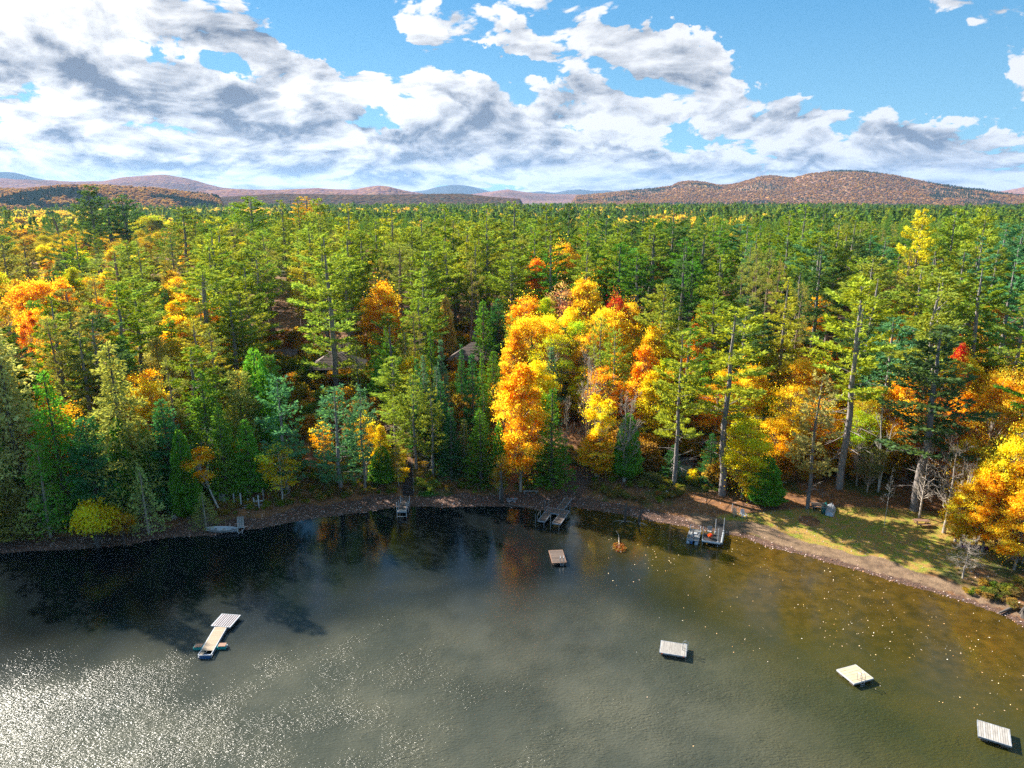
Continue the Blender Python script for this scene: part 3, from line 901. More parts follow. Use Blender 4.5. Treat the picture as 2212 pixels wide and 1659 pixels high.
def broadleaf(seed, H, R, zlo, ncl, nleaf, bark='bark_grey', lsz=.22, open_=.0, multi=1, shape=0.0, tr=.2, clr=None):
    r = np.random.default_rng(seed)
    wood = Wood()
    zc = (zlo + 1) / 2 * H; hz = (1 - zlo) / 2 * H
    cc = unit(r.normal(size=(ncl, 3))) * (r.uniform(.35, .92, ncl) ** .6)[:, None]
    hgt = cc[:, 2:3]
    taper = 1 - shape * np.clip(hgt, -1, 1) * .5
    cl = np.concatenate([cc[:, :2] * R * taper * .85, cc[:, 2:3] * hz * .9 + zc], 1)
    cr = (clr or .30 * R) * np.exp(r.normal(0, .38, ncl))
    cr = np.clip(cr, .35, .42 * R)
    stems = []
    for k in range(multi):
        ang = r.uniform(0, 6.28); ln = .0 if multi == 1 else .32
        top = np.array([np.cos(ang) * ln * R, np.sin(ang) * ln * R, H * .82])
        tt_ = np.linspace(0, 1, 7)[:, None]
        pp = top * tt_ ** np.array([[1.3, 1.3, 1]]) + np.cumsum(r.normal(0, .10, (7, 3)) * np.array([1, 1, 0]), 0) * (tt_ > 0) * R * .15
        pp[0, 2] -= .3
        wood.tube(pp, tr * (1 - .82 * tt_[:, 0]) / (1 if multi == 1 else 1.3), 6)
        stems.append(pp)
    for i in range(ncl):
        pp = stems[r.integers(len(stems))]
        zb = np.clip(cl[i, 2] - r.uniform(.12, .3) * H, .12 * H, H * .78)
        b0 = np.array([np.interp(zb, pp[:, 2], pp[:, 0]), np.interp(zb, pp[:, 2], pp[:, 1]), zb])
        mid = (b0 + cl[i]) / 2 + r.normal(0, .25, 3) + np.array([0, 0, -.15])
        wood.tube(np.stack([b0, mid, cl[i]]), np.array([.32, .2, .07]) * tr, 3)
        for q in range(3):
            e = cl[i] + unit(r.normal(size=3)) * cr[i] * 1.0
            wood.tube(np.stack([mid * .4 + cl[i] * .6, e]), np.array([.10, .03]) * tr, 3)
    per = (nleaf * cr ** 2 / np.sum(cr ** 2)).astype(int)
    C, A, T = [], [], []
    for i in range(ncl):
        n = per[i]
        d = unit(r.normal(size=(n, 3)))
        d[:, 2] = np.where(d[:, 2] < -.3, -d[:, 2] * .6, d[:, 2])
        rad_ = cr[i] * (r.random(n) ** .4) * (1 + .9 * (vnoise(d[:, 0] * 3 + i, d[:, 1] * 3 + seed) - .4))
        c = cl[i] + d * rad_[:, None] * np.array([1, 1, .72])
        C.append(c); A.append(unit(d * .5 + r.normal(0, .8, (n, 3)) + np.array([0, 0, .1])))
        T.append(np.clip(r.uniform(.25, .75) + r.normal(0, .18, n), 0, 1))
    nx = nleaf // 12
    d = unit(r.normal(size=(nx, 3))) * (r.random(nx) ** .4)[:, None] * (.85 + .4 * r.random(nx))[:, None]
    tz = 1 - shape * np.clip(d[:, 2:3], -1, 1) * .5
    C.append(np.concatenate([d[:, :2] * R * tz, d[:, 2:3] * hz + zc], 1)); A.append(unit(r.normal(size=(nx, 3)))); T.append(r.random(nx))
    C = np.concatenate(C); A = np.concatenate(A); T = np.concatenate(T); n = len(C)
    hol = vnoise(C[:, 0] * 1.1 + 7 * seed, C[:, 2] * 1.1 + C[:, 1] * .5) * .6 + vnoise(C[:, 1] * 1.3 + seed, C[:, 2] * .9 - C[:, 0] * .6) * .4
    keep = (r.random(n) > open_) & ((hol > .40) | (r.random(n) < .12))
    C, A, T = C[keep], A[keep], T[keep]; n = len(C)
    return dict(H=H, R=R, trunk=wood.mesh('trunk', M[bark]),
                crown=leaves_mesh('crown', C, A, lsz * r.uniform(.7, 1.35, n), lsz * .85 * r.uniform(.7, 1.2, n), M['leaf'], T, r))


PROTO['maple'] = [
    broadleaf(61, 15, 4.0, .24, 84, 26000, shape=.3, clr=.92, open_=.1),
    broadleaf(62, 15, 3.4, .14, 90, 26000, shape=.5, clr=.80, open_=.1),
    broadleaf(63, 14, 4.2, .30, 76, 23000, shape=0, clr=.95, open_=.1),
    broadleaf(64, 16, 3.1, .06, 96, 27000, shape=.7, clr=.78, open_=.1),
    broadleaf(65, 14, 3.8, .14, 70, 11000, shape=.2, open_=.1, lsz=.2, clr=.85),
]
PROTO['birch'] = [
    broadleaf(71, 13, 2.6, .45, 30, 9000, 'bark_birch', .21, multi=1, tr=.16),
    broadleaf(72, 12, 2.6, .15, 36, 5600, 'bark_birch', .21, multi=1, shape=.4, tr=.12),
]
PROTO['shore_shrub'] = [
    broadleaf(81, 5, 3.6, .35, 30, 5200, 'bark_dark', .26, multi=5, tr=.22),
    broadleaf(82, 3, 1.5, .1, 22, 2600, 'bark_dark', .20, multi=3, tr=.06),
    broadleaf(83, 2, 1.3, .05, 16, 1600, 'bark_dark', .20, multi=3, tr=.05),
]


def bare(seed, H, R, bark, multi=1, up=.55, n1=26, tr=.22, hub=.15, start=.22):
    r = np.random.default_rng(seed)
    wood = Wood()

    def grow(p, d, L, rd, lev):
        d = unit(d)
        q = p + d * L * .5 + r.normal(0, .06 * L, 3); e = p + d * L + r.normal(0, .07 * L, 3) + np.array([0, 0, .05 * L])
        wood.tube(np.stack([p, q, e]), np.array([rd, rd * .8, rd * .5]), 3)
        if lev == 0: return
        for k in range(4 if lev > 1 else 5):
            s = r.uniform(.3, 1)
            b = (p * (1 - s) + e * s)
            grow(b, d + r.normal(0, .55, 3) + np.array([0, 0, .12]), L * r.uniform(.38, .6), max(.012, rd * .56), lev - 1)
    for m_ in range(multi):
        ang = r.uniform(0, 6.28); ln = 0 if multi == 1 else .4
        top = np.array([np.cos(ang) * ln * R, np.sin(ang) * ln * R, H * r.uniform(.85, 1)])
        tt_ = np.linspace(0, 1, 8)[:, None]
        pp = top * tt_ ** np.array([[1.2, 1.2, 1]]) + np.cumsum(r.normal(0, .05, (8, 3)) * np.array([1, 1, 0]), 0) * R * .3 * (tt_ > 0)
        pp[0, 2] -= .3
        wood.tube(pp, tr * (1 - .9 * tt_[:, 0]), 6)
        for i in range(n1 // multi):
            t = start + (1 - start) * r.random() ** .9
            b = np.array([np.interp(t, tt_[:, 0], pp[:, j]) for j in range(3)])
            ph = r.uniform(0, 6.28)
            L = R * (1.05 - .65 * t) * r.uniform(.5, 1.0)
            grow(b, np.array([np.cos(ph), np.sin(ph), up + r.normal(0, .15)]), L, tr * .30 * (1.15 - t), 2)
    return dict(H=H, R=R, trunk=wood.mesh('trunk', M[bark]), crown=None)


PROTO['bare'] = [
    bare(91, 11, 3.2, 'bark_grey', 1, .7, 34), bare(92, 11, 3.4, 'bark_grey', 2, .9, 40, start=.15),
    bare(93, 15, 3.4, 'bark_birch', 3, .9, 22, start=.45, tr=.16), bare(94, 14, 3.0, 'bark_birch', 1, .3, 26, start=.35, tr=.15),
    bare(95, 6, 3.2, 'bark_grey', 1, .05, 46, start=.25, tr=.16),
]


def lichened(seed):
    """a dying spruce, thin olive foliage over bleached twigs"""
    p = whorled(seed, 11, 2.6, .8, .42, 7, cone, 2, 40, 17, 2, .26, .12, .5, tr=.14, bark='bark_grey', inner=.45, gap=.05, curl=.12, lateral=.4, flat=.1, tuftup=.3)
    return p


PROTO['dying_spruce'] = [lichened(101), lichened(102)]
CEN = 'crown'

SPEC = {  # code: (prototype list, name, category)
    'WP': ('white_pine', 'white_pine', 'pine tree'), 'YP': ('young_pine', 'young_pine', 'pine tree'), 'RP': ('red_pine', 'red_pine', 'pine tree'),
    'SP': ('spruce', 'spruce_tree', 'spruce tree'), 'HM': ('hemlock', 'hemlock_tree', 'hemlock tree'), 'CD': ('cedar', 'cedar_tree', 'cedar tree'),
    'MP': ('maple', 'maple_tree', 'maple tree'), 'BR': ('birch', 'birch_tree', 'birch tree'), 'BT': ('bare', 'bare_tree', 'bare tree'),
    'DS': ('dying_spruce', 'dying_spruce', 'spruce tree'), 'SH': ('shore_shrub', 'shore_shrub', 'shrub')}
COLR = {  # foliage base colours
    'pine': (.13, .20, .025), 'lite': (.17, .24, .042), 'ygreen': (.235, .275, .038), 'teal': (.06, .18, .11), 'dark': (.05, .11, .045),
    'green': (.075, .18, .025), 'deep': (.03, .115, .045), 'blue': (.06, .15, .13), 'olive': (.17, .19, .06), 'sage': (.24, .28, .13), 'tan': (.27, .23, .08),
    'yellow': (.66, .49, .02), 'gold': (.66, .41, .02), 'orange': (.68, .39, .02), 'dorange': (.64, .28, .02), 'red': (.55, .08, .015), 'pink': (.50, .24, .13),
    'ylgreen': (.40, .42, .02), 'rust': (.34, .16, .035), 'brown': (.26, .14, .045), 'dgold': (.42, .28, .025), 'pinegold': (.38, .30, .03)}
TYP = {'WP': 30, 'YP': 14, 'RP': 24, 'SP': 12, 'HM': 17, 'CD': 11, 'MP': 14, 'BR': 12, 'BT': 12, 'DS': 11, 'SH': 2.5}
USED = {}
TREES = []   # (x, y, radius, height)


def put_tree(code, pos, H, Rw, colr, label, var=None, group=None, lean=(0, 0), name=None, rz=None):
    pn, nm, cat = SPEC[code]
    ps = PROTO[pn]
    if var is None: var = random.randrange(len(ps))
    p = ps[var % len(ps)]
    root = thing(name or nm, label, cat, (pos[0], pos[1], pos[2] - .12), random.uniform(0, 6.28) if rz is None else rz, group)
    root.rotation_euler.x = lean[0]; root.rotation_euler.y = lean[1]
    if lean != (0, 0): root.rotation_euler.z = 0
    sz = H / p['H']; sx = Rw / p['R'] if Rw else sz
    key = (pn, var % len(ps))
    if key not in USED:
        t = link('trunk', p['trunk'], root)
        c = link('crown', p['crown'], root) if p['crown'] else None
        USED[key] = (t, c)
    else:
        t0, c0 = USED[key]
        t = t0.copy(); COL.objects.link(t); t.parent = root
        c = None
        if c0:
            c = c0.copy(); COL.objects.link(c); c.parent = root
    ts = (sx * .35 + sz * .65)
    t.scale = (sx, sx, sz)
    if c:
        c.scale = (sx, sx, sz)
        cc = COLR[colr] if isinstance(colr, str) else colr
        cc = [min(.85, q_ * g_) for q_, g_ in zip(cc, (1.58, 1.42, 1.02))] if code in ('WP', 'YP', 'RP', 'SP') else [min(.85, q_ * g_) for q_, g_ in zip(cc, (2.1, 1.95, 1.5))] if code not in ('MP', 'BR', 'SH') else [min(.85, q_ * g_) for q_, g_ in zip(cc, (1.2, 1.25, 1.2))]
        j = [random.uniform(.9, 1.1) for _ in range(3)]
        c.color = (cc[0] * j[0], cc[1] * j[1], cc[2] * j[2], 1)
    TREES.append((pos[0], pos[1], (Rw or p['R'] * sz), H, pos[2]))
    return root


def by_picture(code, x, ytop, base, w, colr, label, var=None, Ht=None, group=None, lean=(0, 0), name=None):
    """stand a tree where its foot is seen (base) or, with a hidden foot, where its usual height puts it"""
    rt = ray(x, ytop)
    if base:
        pos = ground(x, base)
    else:
        Ht = Ht or TYP[code]
        t = np.linspace(70, 520, 900)
        X = rt.x * t; Y = rt.y * t
        G = zt(X, Y); need = (CAMZ + rt.z * t) - G
        ok = shore_dist(X, Y) > 2.5
        err = np.where(ok, np.abs(need - Ht), 1e6)
        k = int(np.argmin(err))
        pos = Vector((X[k], Y[k], G[k]))
    tt_ = pos.y / rt.y
    H = CAMZ + rt.z * tt_ - pos.z
    H = max(1.0, H)
    dep = pos.y * cp + (CAMZ - pos.z) * sp
    Rw = w / 2 / F * dep
    return put_tree(code, pos, H, Rw, colr, label, var, group, lean, name)
# ------------------------------------------------------------------ trees one can tell apart in the photograph
T = by_picture
HAND = [
 # left shore, front row
 ('DS', 110, 961, 1161, 96, 'olive', 'olive green spruce with a bleached dead tip at the left shore', 0),
 ('CD', 30, 1020, 1166, 88, 'olive', 'wide olive cedar at the left edge of the photo by the water', 0),
 ('HM', 60, 690, 1120, 150, 'sage', 'tall pale green hemlock, leftmost of the big shore conifers', 0),
 ('HM', 12, 700, 1080, 120, 'olive', 'tall hemlock cut by the left edge of the photo', 2),
 ('HM', 190, 682, None, 95, 'tan', 'pale tan green conifer top above the hemlocks on the left', 2),
 ('HM', 150, 800, 1140, 130, 'green', 'dark hemlock standing behind the spruce with the dead tip', 1),
 ('HM', 222, 900, 1146, 90, 'deep', 'narrow deep green hemlock behind the yellow leaning shore shrub', 2),
 ('HM', 292, 735, 1118, 150, 'olive', 'broad dark olive hemlock above the lakeside cedars', 1),
 ('MP', 217, 768, 940, 84, 'yellow', 'small bright lemon yellow maple poking out among the hemlocks', 0),
 ('BR', 133, 712, 905, 52, 'orange', 'thin orange birch between the pale hemlocks on the left', 0),
 ('CD', 281, 900, 1120, 62, 'green', 'slim green cedar behind the small rusty orange tree', 1),
 ('CD', 273, 1042, 1136, 50, 'green', 'short bright green cedar beside the grey lichened spruce', 2),
 ('DS', 322, 1008, 1154, 76, 'sage', 'grey green lichened spruce leaning over the left beach', 1),
 ('CD', 335, 926, 1112, 64, 'green', 'tall green cedar just right of the grey lichened spruce', 1),
 ('CD', 408, 926, 1122, 66, 'green', 'tall dense cedar behind the leaning orange maple', 0),
 ('DS', 446, 1061, 1140, 58, 'olive', 'short bushy olive spruce above the bow of the grey boat', 0),
 ('BT', 463, 922, 1070, 60, None, 'leafless grey tree behind the boathouse deck', 3),
 ('BR', 273, 968, 1090, 54, 'rust', 'small rusty orange tree crown between two cedars', 1),
 ('SH', 213, 1088, 1184, 112, 'yellow', 'multi-stemmed yellow tree leaning over the water on dark trunks', 0),
 ('SH', 270, 1110, 1180, 50, 'dgold', 'dark forked stem with few leaves next to the yellow leaning tree', 0),
 ('MP', 517, 856, None, 78, 'ylgreen', 'small yellow green tree above the boathouse deck', 2, 9),
 ('HM', 545, 905, 1066, 78, 'green', 'green hemlock directly behind the red framed panel', 0),
 ('BR', 525, 940, 1040, 46, 'orange', 'sparse orange sapling left of the teal pine', 1),
 ('YP', 623, 812, 1064, 108, 'teal', 'teal young pine in shade left of the cabin slope', 0),
 ('BR', 610, 952, 1090, 84, 'yellow', 'sparse yellow sapling on the bank right of the boathouse deck', 1),
 ('HM', 490, 880, 1075, 90, 'green', 'dark green hemlock left of the boathouse stairs', 1),
 ('HM', 380, 860, 1100, 110, 'deep', 'deep green shaded hemlock behind the two tall lake cedars', 0),
 ('HM', 20, 900, 1140, 110, 'green', 'shaded hemlock at the left edge below the tall one', 1),
 # centre shore
 ('YP', 738, 832, 1062, 122, 'teal', 'wide teal pine standing right in front of the left cabin', 0),
 ('YP', 790, 838, 1058, 66, 'teal', 'narrower teal pine touching the wide one before the cabin', 1),
 ('BR', 700, 905, 1010, 52, 'gold', 'golden sapling tucked left of the wide teal pine', 1),
 ('BR', 793, 875, 1040, 44, 'gold', 'sparse gold sapling mixed into the narrower teal pine', 1),
 ('CD', 826, 962, 1042, 58, 'green', 'short round green cedar under a bright yellow sapling', 2),
 ('MP', 824, 912, 1030, 40, 'yellow', 'bright yellow sapling rising out of the short round cedar', 3),
 ('BR', 862, 952, 1052, 40, 'dgold', 'dull gold sapling at the left side of the long stairs', 1),
 ('SH', 866, 1006, 1048, 36, 'yellow', 'yellow bush beside the foot of the long stairs', 1),
 ('YP', 854, 861, 1000, 58, 'lite', 'light green pine behind the stairs with a bare lower trunk', 1),
 ('YP', 900, 818, 1012, 84, 'lite', 'tallest of the light green pines right of the stairs', 1),
 ('YP', 936, 845, 1034, 72, 'lite', 'light green pine with a whitish trunk right of the stairs', 1),
 ('SP', 975, 878, 1040, 52, 'deep', 'dark green fir right of the whitish trunk pine', 0),
 ('SP', 1004, 905, 1026, 38, 'olive', 'small olive spruce between two dark firs on the shore', 1),
 ('SP', 1040, 884, 1054, 62, 'green', 'green fir standing nearest the beach left of the big orange maple', 2),
 ('SP', 1045, 828, 985, 34, 'green', 'slender fir with a bare double stem behind the beach fir', 1),
 ('CD', 1078, 905, 1045, 34, 'green', 'narrow cedar squeezed against the big orange maple', 1),
 ('MP', 1124, 770, 1062, 108, 'orange', 'big orange maple on the beach, largest orange tree by the water', 3),
 ('BR', 1080, 975, 1080, 46, 'dgold', 'thin pale gold tree around the dark snag on the beach', 1),
 ('SP', 1193, 838, 1058, 74, 'green', 'tall dark green fir right of the big orange maple', 0),
 ('BR', 1292, 838, 1030, 78, 'yellow', 'leaning yellow tree left of the bare tan tree', 0),
 ('MP', 1287, 930, 1030, 84, 'gold', 'low yellow gold tree under the leaning yellow one', 3),
 ('BT', 1348, 826, 1040, 96, None, 'bare tan tree with dense upswept twigs at the shore', 1),
 ('BT', 1265, 738, 1000, 78, None, 'tall leafless tree behind the leaning yellow tree', 1),
 ('BT', 1222, 860, 1030, 44, None, 'thin leafless sapling right of the tall dark fir', 0),
 ('CD', 1352, 890, 1035, 66, 'green', 'dark green cedar behind the bare tan tree', 0),
 # cabin surroundings
 ('WP', 733, 505, 856, 160, 'lite', 'largest light green white pine with tiered limbs above the left cabin', 2),
 ('BT', 745, 712, 838, 84, None, 'grey leafless tree in front of the left cabin roof', 1),
 ('RP', 871, 528, 760, 112, 'olive', 'tall red pine with a bare straight trunk left of the firs', 0),
 ('MP', 828, 595, 790, 92, 'gold', 'glowing orange gold maple behind the tall red pine', 1),
 ('CD', 965, 635, 790, 44, 'tan', 'tan coloured narrow cedar left of the dark roofed cabin', 1),
 ('SP', 907, 772, 985, 44, 'deep', 'dark fir second row below the red pine trunk', 0),
 ('SP', 880, 716, 900, 34, 'olive', 'slim olive topped spruce against the red pine trunk', 1),
 ('SP', 937, 714, 940, 44, 'green', 'green fir left of the blue topped firs', 0),
 ('SP', 957, 731, 950, 42, 'blue', 'blue green fir under the tan cedar', 0),
 ('SP', 947, 790, 980, 40, 'blue', 'bluish fir with a pale tip among the dark firs', 1),
 ('SP', 921, 765, 975, 36, 'blue', 'small bluish fir left of the pale tipped one', 1),
 ('SP', 958, 822, 1000, 52, 'deep', 'deep green fir right behind the light green shore pines', 0),
 ('SP', 1022, 764, 968, 50, 'deep', 'dark fir in front of the dark roofed cabin wall', 2),
 ('SP', 1041, 760, 930, 34, 'green', 'slim fir right of the dark roofed cabin wall', 0),
 ('SP', 1066, 756, 905, 46, 'green', 'green fir touching the top of the big orange maple', 2),
 ('SP', 1047, 648, 820, 56, 'green', 'large fir hiding the right side of the dark roofed cabin', 2),
 ('SP', 1078, 644, 800, 52, 'deep', 'dark fir beside the orange maple canopy right of the cabin', 2),
 ('SP', 1064, 660, 795, 36, 'deep', 'narrow dark fir between two large firs by the cabin', 0),
 ('SP', 812, 766, 860, 54, 'green', 'sunlit green fir right of the left cabin', 2),
 ('SP', 775, 850, 960, 40, 'deep', 'small dark fir below the left cabin', 0),
 ('HM', 840, 735, 880, 96, 'green', 'dark green hemlock between the left cabin and the firs', 0),
 ('CD', 568, 750, 985, 92, 'green', 'tall dark green hemlock like cedar left of the left cabin', 0),
 ('HM', 594, 765, 930, 70, 'green', 'dark hemlock at the slope left of the left cabin', 2),
 ('HM', 433, 800, None, 120, 'green', 'dark green hemlock below the large light pine', 1),
 ('HM', 530, 800, 1010, 100, 'olive', 'olive hemlock on the bank above the boathouse', 2),
 ('SP', 664, 770, 850, 30, 'green', 'green fir at the left corner of the left cabin', 2),
 ('YP', 775, 735, 870, 50, 'lite', 'light green young pine at the right corner of the left cabin', 0),
 ('SP', 998, 742, 900, 30, 'deep', 'dark fir covering the left wall of the dark roofed cabin', 0),
 # left middle ground
 ('WP', 467, 582, 865, 168, 'lite', 'light green white pine in front of an orange maple on the left', 3),
 ('MP', 467, 640, 830, 80, 'orange', 'orange maple showing through the light green pine', 0),
 ('MP', 382, 674, None, 104, 'yellow', 'tall yellow maple left of the light green pine', 3, 17),
 ('MP', 415, 720, None, 60, 'dgold', 'dull gold maple beside the tall yellow one', 1),
 ('RP', 274, 540, 735, 138, 'olive', 'open crowned red pine above the hemlocks on the left', 1),
 ('WP', 303, 519, 730, 84, 'lite', 'light green pine right behind the open crowned red pine', 4),
 ('RP', 507, 484, 662, 138, 'olive', 'broad olive red pine left of the large tiered pine', 1),
 ('WP', 560, 500, 670, 90, 'lite', 'rounded light green pine beside the broad olive red pine', 4),
 ('RP', 592, 552, 756, 96, 'olive', 'slender red pine just left of the large tiered pine', 0),
 ('WP', 190, 400, 545, 74, 'dark', 'tallest dark pine rising above the hills on the left', 4),
 ('WP', 228, 425, 548, 104, 'dark', 'wide dark pine in the middle of the tall dark group', 0),
 ('WP', 264, 420, 548, 70, 'dark', 'dark pine at the right of the tall dark group', 4),
 ('RP', 133, 462, 558, 74, 'dark', 'dark open pine with a bare trunk before the yellow grove', 0),
 ('RP', 12, 463, 590, 90, 'dark', 'dark pine at the left edge before the yellow grove', 1),
 ('WP', 20, 508, 600, 56, 'green', 'small green pine near the left edge before the yellow grove', 4),
 ('MP', 333, 463, 535, 84, 'ylgreen', 'yellow green broad tree right of the tall dark pines', 2),
 ('WP', 394, 448, 590, 84, 'pine', 'green pine with a visible trunk behind a dead leaning stem', 1),
 ('WP', 434, 462, 590, 78, 'pine', 'green pine next to the one behind the dead stem', 1),
 ('BT', 366, 490, 610, 34, None, 'dead leaning grey stem before the green pines on the left', 3),
 ('MP', 13, 574, 740, 78, 'yellow', 'yellow orange maple at the left edge of the maple band', 1),
 ('MP', 93, 600, 770, 104, 'orange', 'wide orange maple in the left maple band', 2),
 ('MP', 150, 590, 750, 62, 'gold', 'bright gold maple right of the wide orange one', 1),
 ('MP', 178, 570, 730, 60, 'ylgreen', 'yellow topped maple right of the bright gold maple', 3),
 ('MP', 50, 590, 760, 70, 'dgold', 'dull brownish gold maple between two orange ones on the left', 4),
 ('MP', 215, 588, 720, 64, 'orange', 'orange tree behind the open crowned red pine', 0),
 ('MP', 205, 640, 800, 90, 'olive', 'olive leaved tree below the yellow topped maple', 4),
 ('MP', 45, 640, 830, 80, 'dgold', 'brown gold tree above the tall pale hemlock', 4),
 ('MP', 110, 650, 840, 86, 'gold', 'golden brown tree with pale birch trunks showing', 4),
 ('BR', 90, 655, 870, 46, 'dorange', 'birch with a pale trunk among the golden maples', 0),
 ('HM', 345, 650, 830, 90, 'olive', 'olive hemlock right of the open crowned red pine', 0),
 ('WP', 330, 610, 800, 80, 'lite', 'bright pine crown behind the broad dark olive hemlock', 4),
 ('MP', 1440, 790, 960, 80, 'orange', 'orange maple left behind the shed pine', 1),
 ('MP', 1590, 840, 1010, 84, 'gold', 'golden maple right behind the thick pale trunk', 0),
 ('MP', 1725, 770, 940, 90, 'orange', 'orange maple under the dense yellow green pine', 2),
 ('MP', 1860, 830, 1010, 90, 'dgold', 'dull gold maple left of the leaning birch', 4),
 ('MP', 1960, 850, 1010, 84, 'orange', 'orange maple around the trunk of the tall layered pine', 0),
 ('MP', 2075, 850, 1020, 110, 'gold', 'golden maple higher up behind the pale leafless trees', 4),
 ('MP', 2150, 800, 1010, 100, 'orange', 'orange maple under the tall pine near the right edge', 0),
 ('MP', 2190, 900, 1130, 110, 'yellow', 'yellow orange maple low at the right edge', 1),
 ('MP', 2120, 1010, 1195, 90, 'gold', 'low gold maple at the foot of the large yellow one', 3),
 ('MP', 2075, 1040, 1178, 84, 'yellow', 'short yellow maple at the foot of the pale leafless trees', 3),
 ('MP', 2190, 1050, 1232, 100, 'gold', 'short golden maple at the right edge above the dark stump', 3),
 ('BT', 1985, 960, 1120, 70, None, 'slim grey leafless tree behind the picnic table', 0),
 ('BT', 1850, 940, 1050, 50, None, 'thin grey leafless tree left of the leaning birch', 1),
 # centre canopy
 ('MP', 1134, 628, 800, 92, 'orange', 'rounded orange yellow maple above the big beach maple', 0),
 ('MP', 1178, 635, 800, 62, 'ylgreen', 'yellow green maple in the middle of the orange canopy', 3),
 ('MP', 1260, 590, 780, 88, 'orange', 'bright orange maple with a rosy right side in the canopy centre', 1),
 ('MP', 1156, 550, 735, 62, 'dorange', 'dark orange maple under the gold tree', 3),
 ('MP', 1214, 511, 690, 84, 'gold', 'gold tree with knobbly crown among the pines', 0),
 ('MP', 1305, 548, 700, 54, 'dorange', 'narrow deep orange maple right of the canopy centre', 3),
 ('MP', 1310, 660, 850, 128, 'gold', 'wide yellow orange maple at the right of the orange canopy', 2),
 ('MP', 1355, 644, 800, 62, 'orange', 'small orange maple below the big green pine', 0),
 ('BR', 1206, 600, 790, 70, 'pink', 'thin pinkish half bare tree in the orange canopy', 1),
 ('MP', 1326, 625, 800, 56, 'red', 'red orange maple behind the wide yellow orange one', 0),
 ('MP', 1147, 676, 870, 96, 'yellow', 'yellow maple directly under the rounded orange one', 2),
 ('MP', 1186, 702, 900, 104, 'ylgreen', 'yellow green maple in the lower canopy centre', 4),
 ('MP', 1385, 735, 960, 78, 'orange', 'tall orange maple left of the pine at the shed', 3),
 ('MP', 1408, 690, 880, 76, 'gold', 'gold orange maple behind the thin young pine', 1),
 ('BR', 1212, 752, 880, 44, 'pink', 'pinkish red small tree behind the blue spruce', 0),
 ('MP', 1235, 650, 830, 70, 'yellow', 'yellow maple under the bright rosy orange one', 1),
 ('MP', 1110, 700, 880, 60, 'orange', 'orange maple behind the light pine above the beach maple', 3),
 ('SP', 1150, 742, 880, 42, 'deep', 'dark fir poking up behind the big orange maple', 0),
 ('SP', 1187, 748, 920, 54, 'blue', 'blue green spruce right of the big orange maple', 0),
 ('SP', 1247, 662, 830, 26, 'deep', 'slim dark spruce spire in the orange canopy', 0),
 ('SP', 1297, 608, 740, 24, 'green', 'slim green spruce spire near the rosy orange maple', 0),
 ('SP', 1215, 558, 680, 22, 'deep', 'slim spruce spire in front of the gold tree', 0),
 ('SP', 1240, 572, 690, 20, 'deep', 'small spruce spire right of the gold tree', 0),
 ('SP', 1270, 650, 770, 24, 'deep', 'short dark spruce spire below the rosy orange maple', 0),
 ('SP', 1217, 705, 860, 34, 'deep', 'dark spruce above the blue green spruce', 1),
 ('SP', 1459, 550, 690, 30, 'deep', 'slim dark spruce spire among the right hand pines', 0),
 ('YP', 1114, 686, 850, 68, 'lite', 'light green young pine above the big beach maple', 1),
 ('YP', 1290, 684, 900, 68, 'lite', 'light green young pine before the wide yellow orange maple', 0),
 ('YP', 1320, 714, 930, 80, 'lite', 'light green young pine with a thin trunk right of centre', 1),
 ('YP', 1424, 650, 850, 64, 'lite', 'thin young pine with a long bare trunk left of the shed pine', 1),
 ('WP', 1455, 715, 1052, 108, 'ygreen', 'yellow green pine with a bare trunk left of the shed', 1),
 ('WP', 1404, 501, 700, 140, 'pine', 'big green pine with layered limbs right of the orange canopy', 1),
 ('WP', 1270, 511, 680, 84, 'pine', 'green pine behind the gold tree', 1),
 ('RP', 1106, 552, 735, 94, 'olive', 'red pine with bare curling branches above the orange canopy', 0),
 ('WP', 1014, 478, 710, 84, 'ygreen', 'yellow green pine with a tall bare trunk behind the dark roofed cabin', 3),
 ('WP', 1054, 500, 690, 72, 'ygreen', 'pine with a straight pale trunk right of the cabin chimney', 3),
 ('WP', 984, 468, 690, 80, 'lite', 'light pine left of the two yellow green trunk pines', 3),
 ('WP', 1037, 492, 690, 60, 'ygreen', 'slim pine between the two yellow green trunk pines', 3),
 ('WP', 890, 490, 690, 96, 'ygreen', 'yellow green pine above the tall red pine', 1),
 ('WP', 930, 560, 760, 70, 'olive', 'olive pine right behind the tall red pine', 4),
 ('WP', 750, 439, 620, 84, 'ygreen', 'yellow green pine top above the large tiered pine', 0),
 ('WP', 844, 441, 640, 84, 'ygreen', 'light pine top breaking the forest skyline left of centre', 0),
 ('WP', 910, 438, 640, 70, 'lite', 'pine top at the skyline just left of centre', 0),
 ('WP', 960, 441, 640, 70, 'pine', 'pine top at the skyline below the small pointed hill', 0),
 ('WP', 1050, 444, 620, 74, 'lite', 'pine top at the skyline below the blue dome mountain', 0),
 ('WP', 1110, 434, 600, 100, 'lite', 'broad layered pine at the skyline right of the blue dome', 0),
 ('WP', 1182, 438, 590, 78, 'pine', 'dark topped pine at the skyline above the gold tree', 0),
 ('WP', 1228, 438, 560, 50, 'dark', 'narrow dark pine at the skyline above the gold tree', 4),
 ('WP', 1270, 454, 600, 84, 'pine', 'brownish topped pine at the skyline right of the gold tree', 0),
 ('WP', 1390, 438, 590, 84, 'dark', 'dark pine top at the skyline left of the broad mountain', 0),
 ('WP', 1458, 444, 620, 90, 'dark', 'dark layered pine top near the start of the broad mountain', 0),
 ('WP', 537, 424, 600, 110, 'pine', 'broad pine top at the skyline left of the gold tinted pine', 4),
 ('WP', 607, 431, 600, 76, 'lite', 'light pine top at the skyline left of the gold tinted pine', 0),
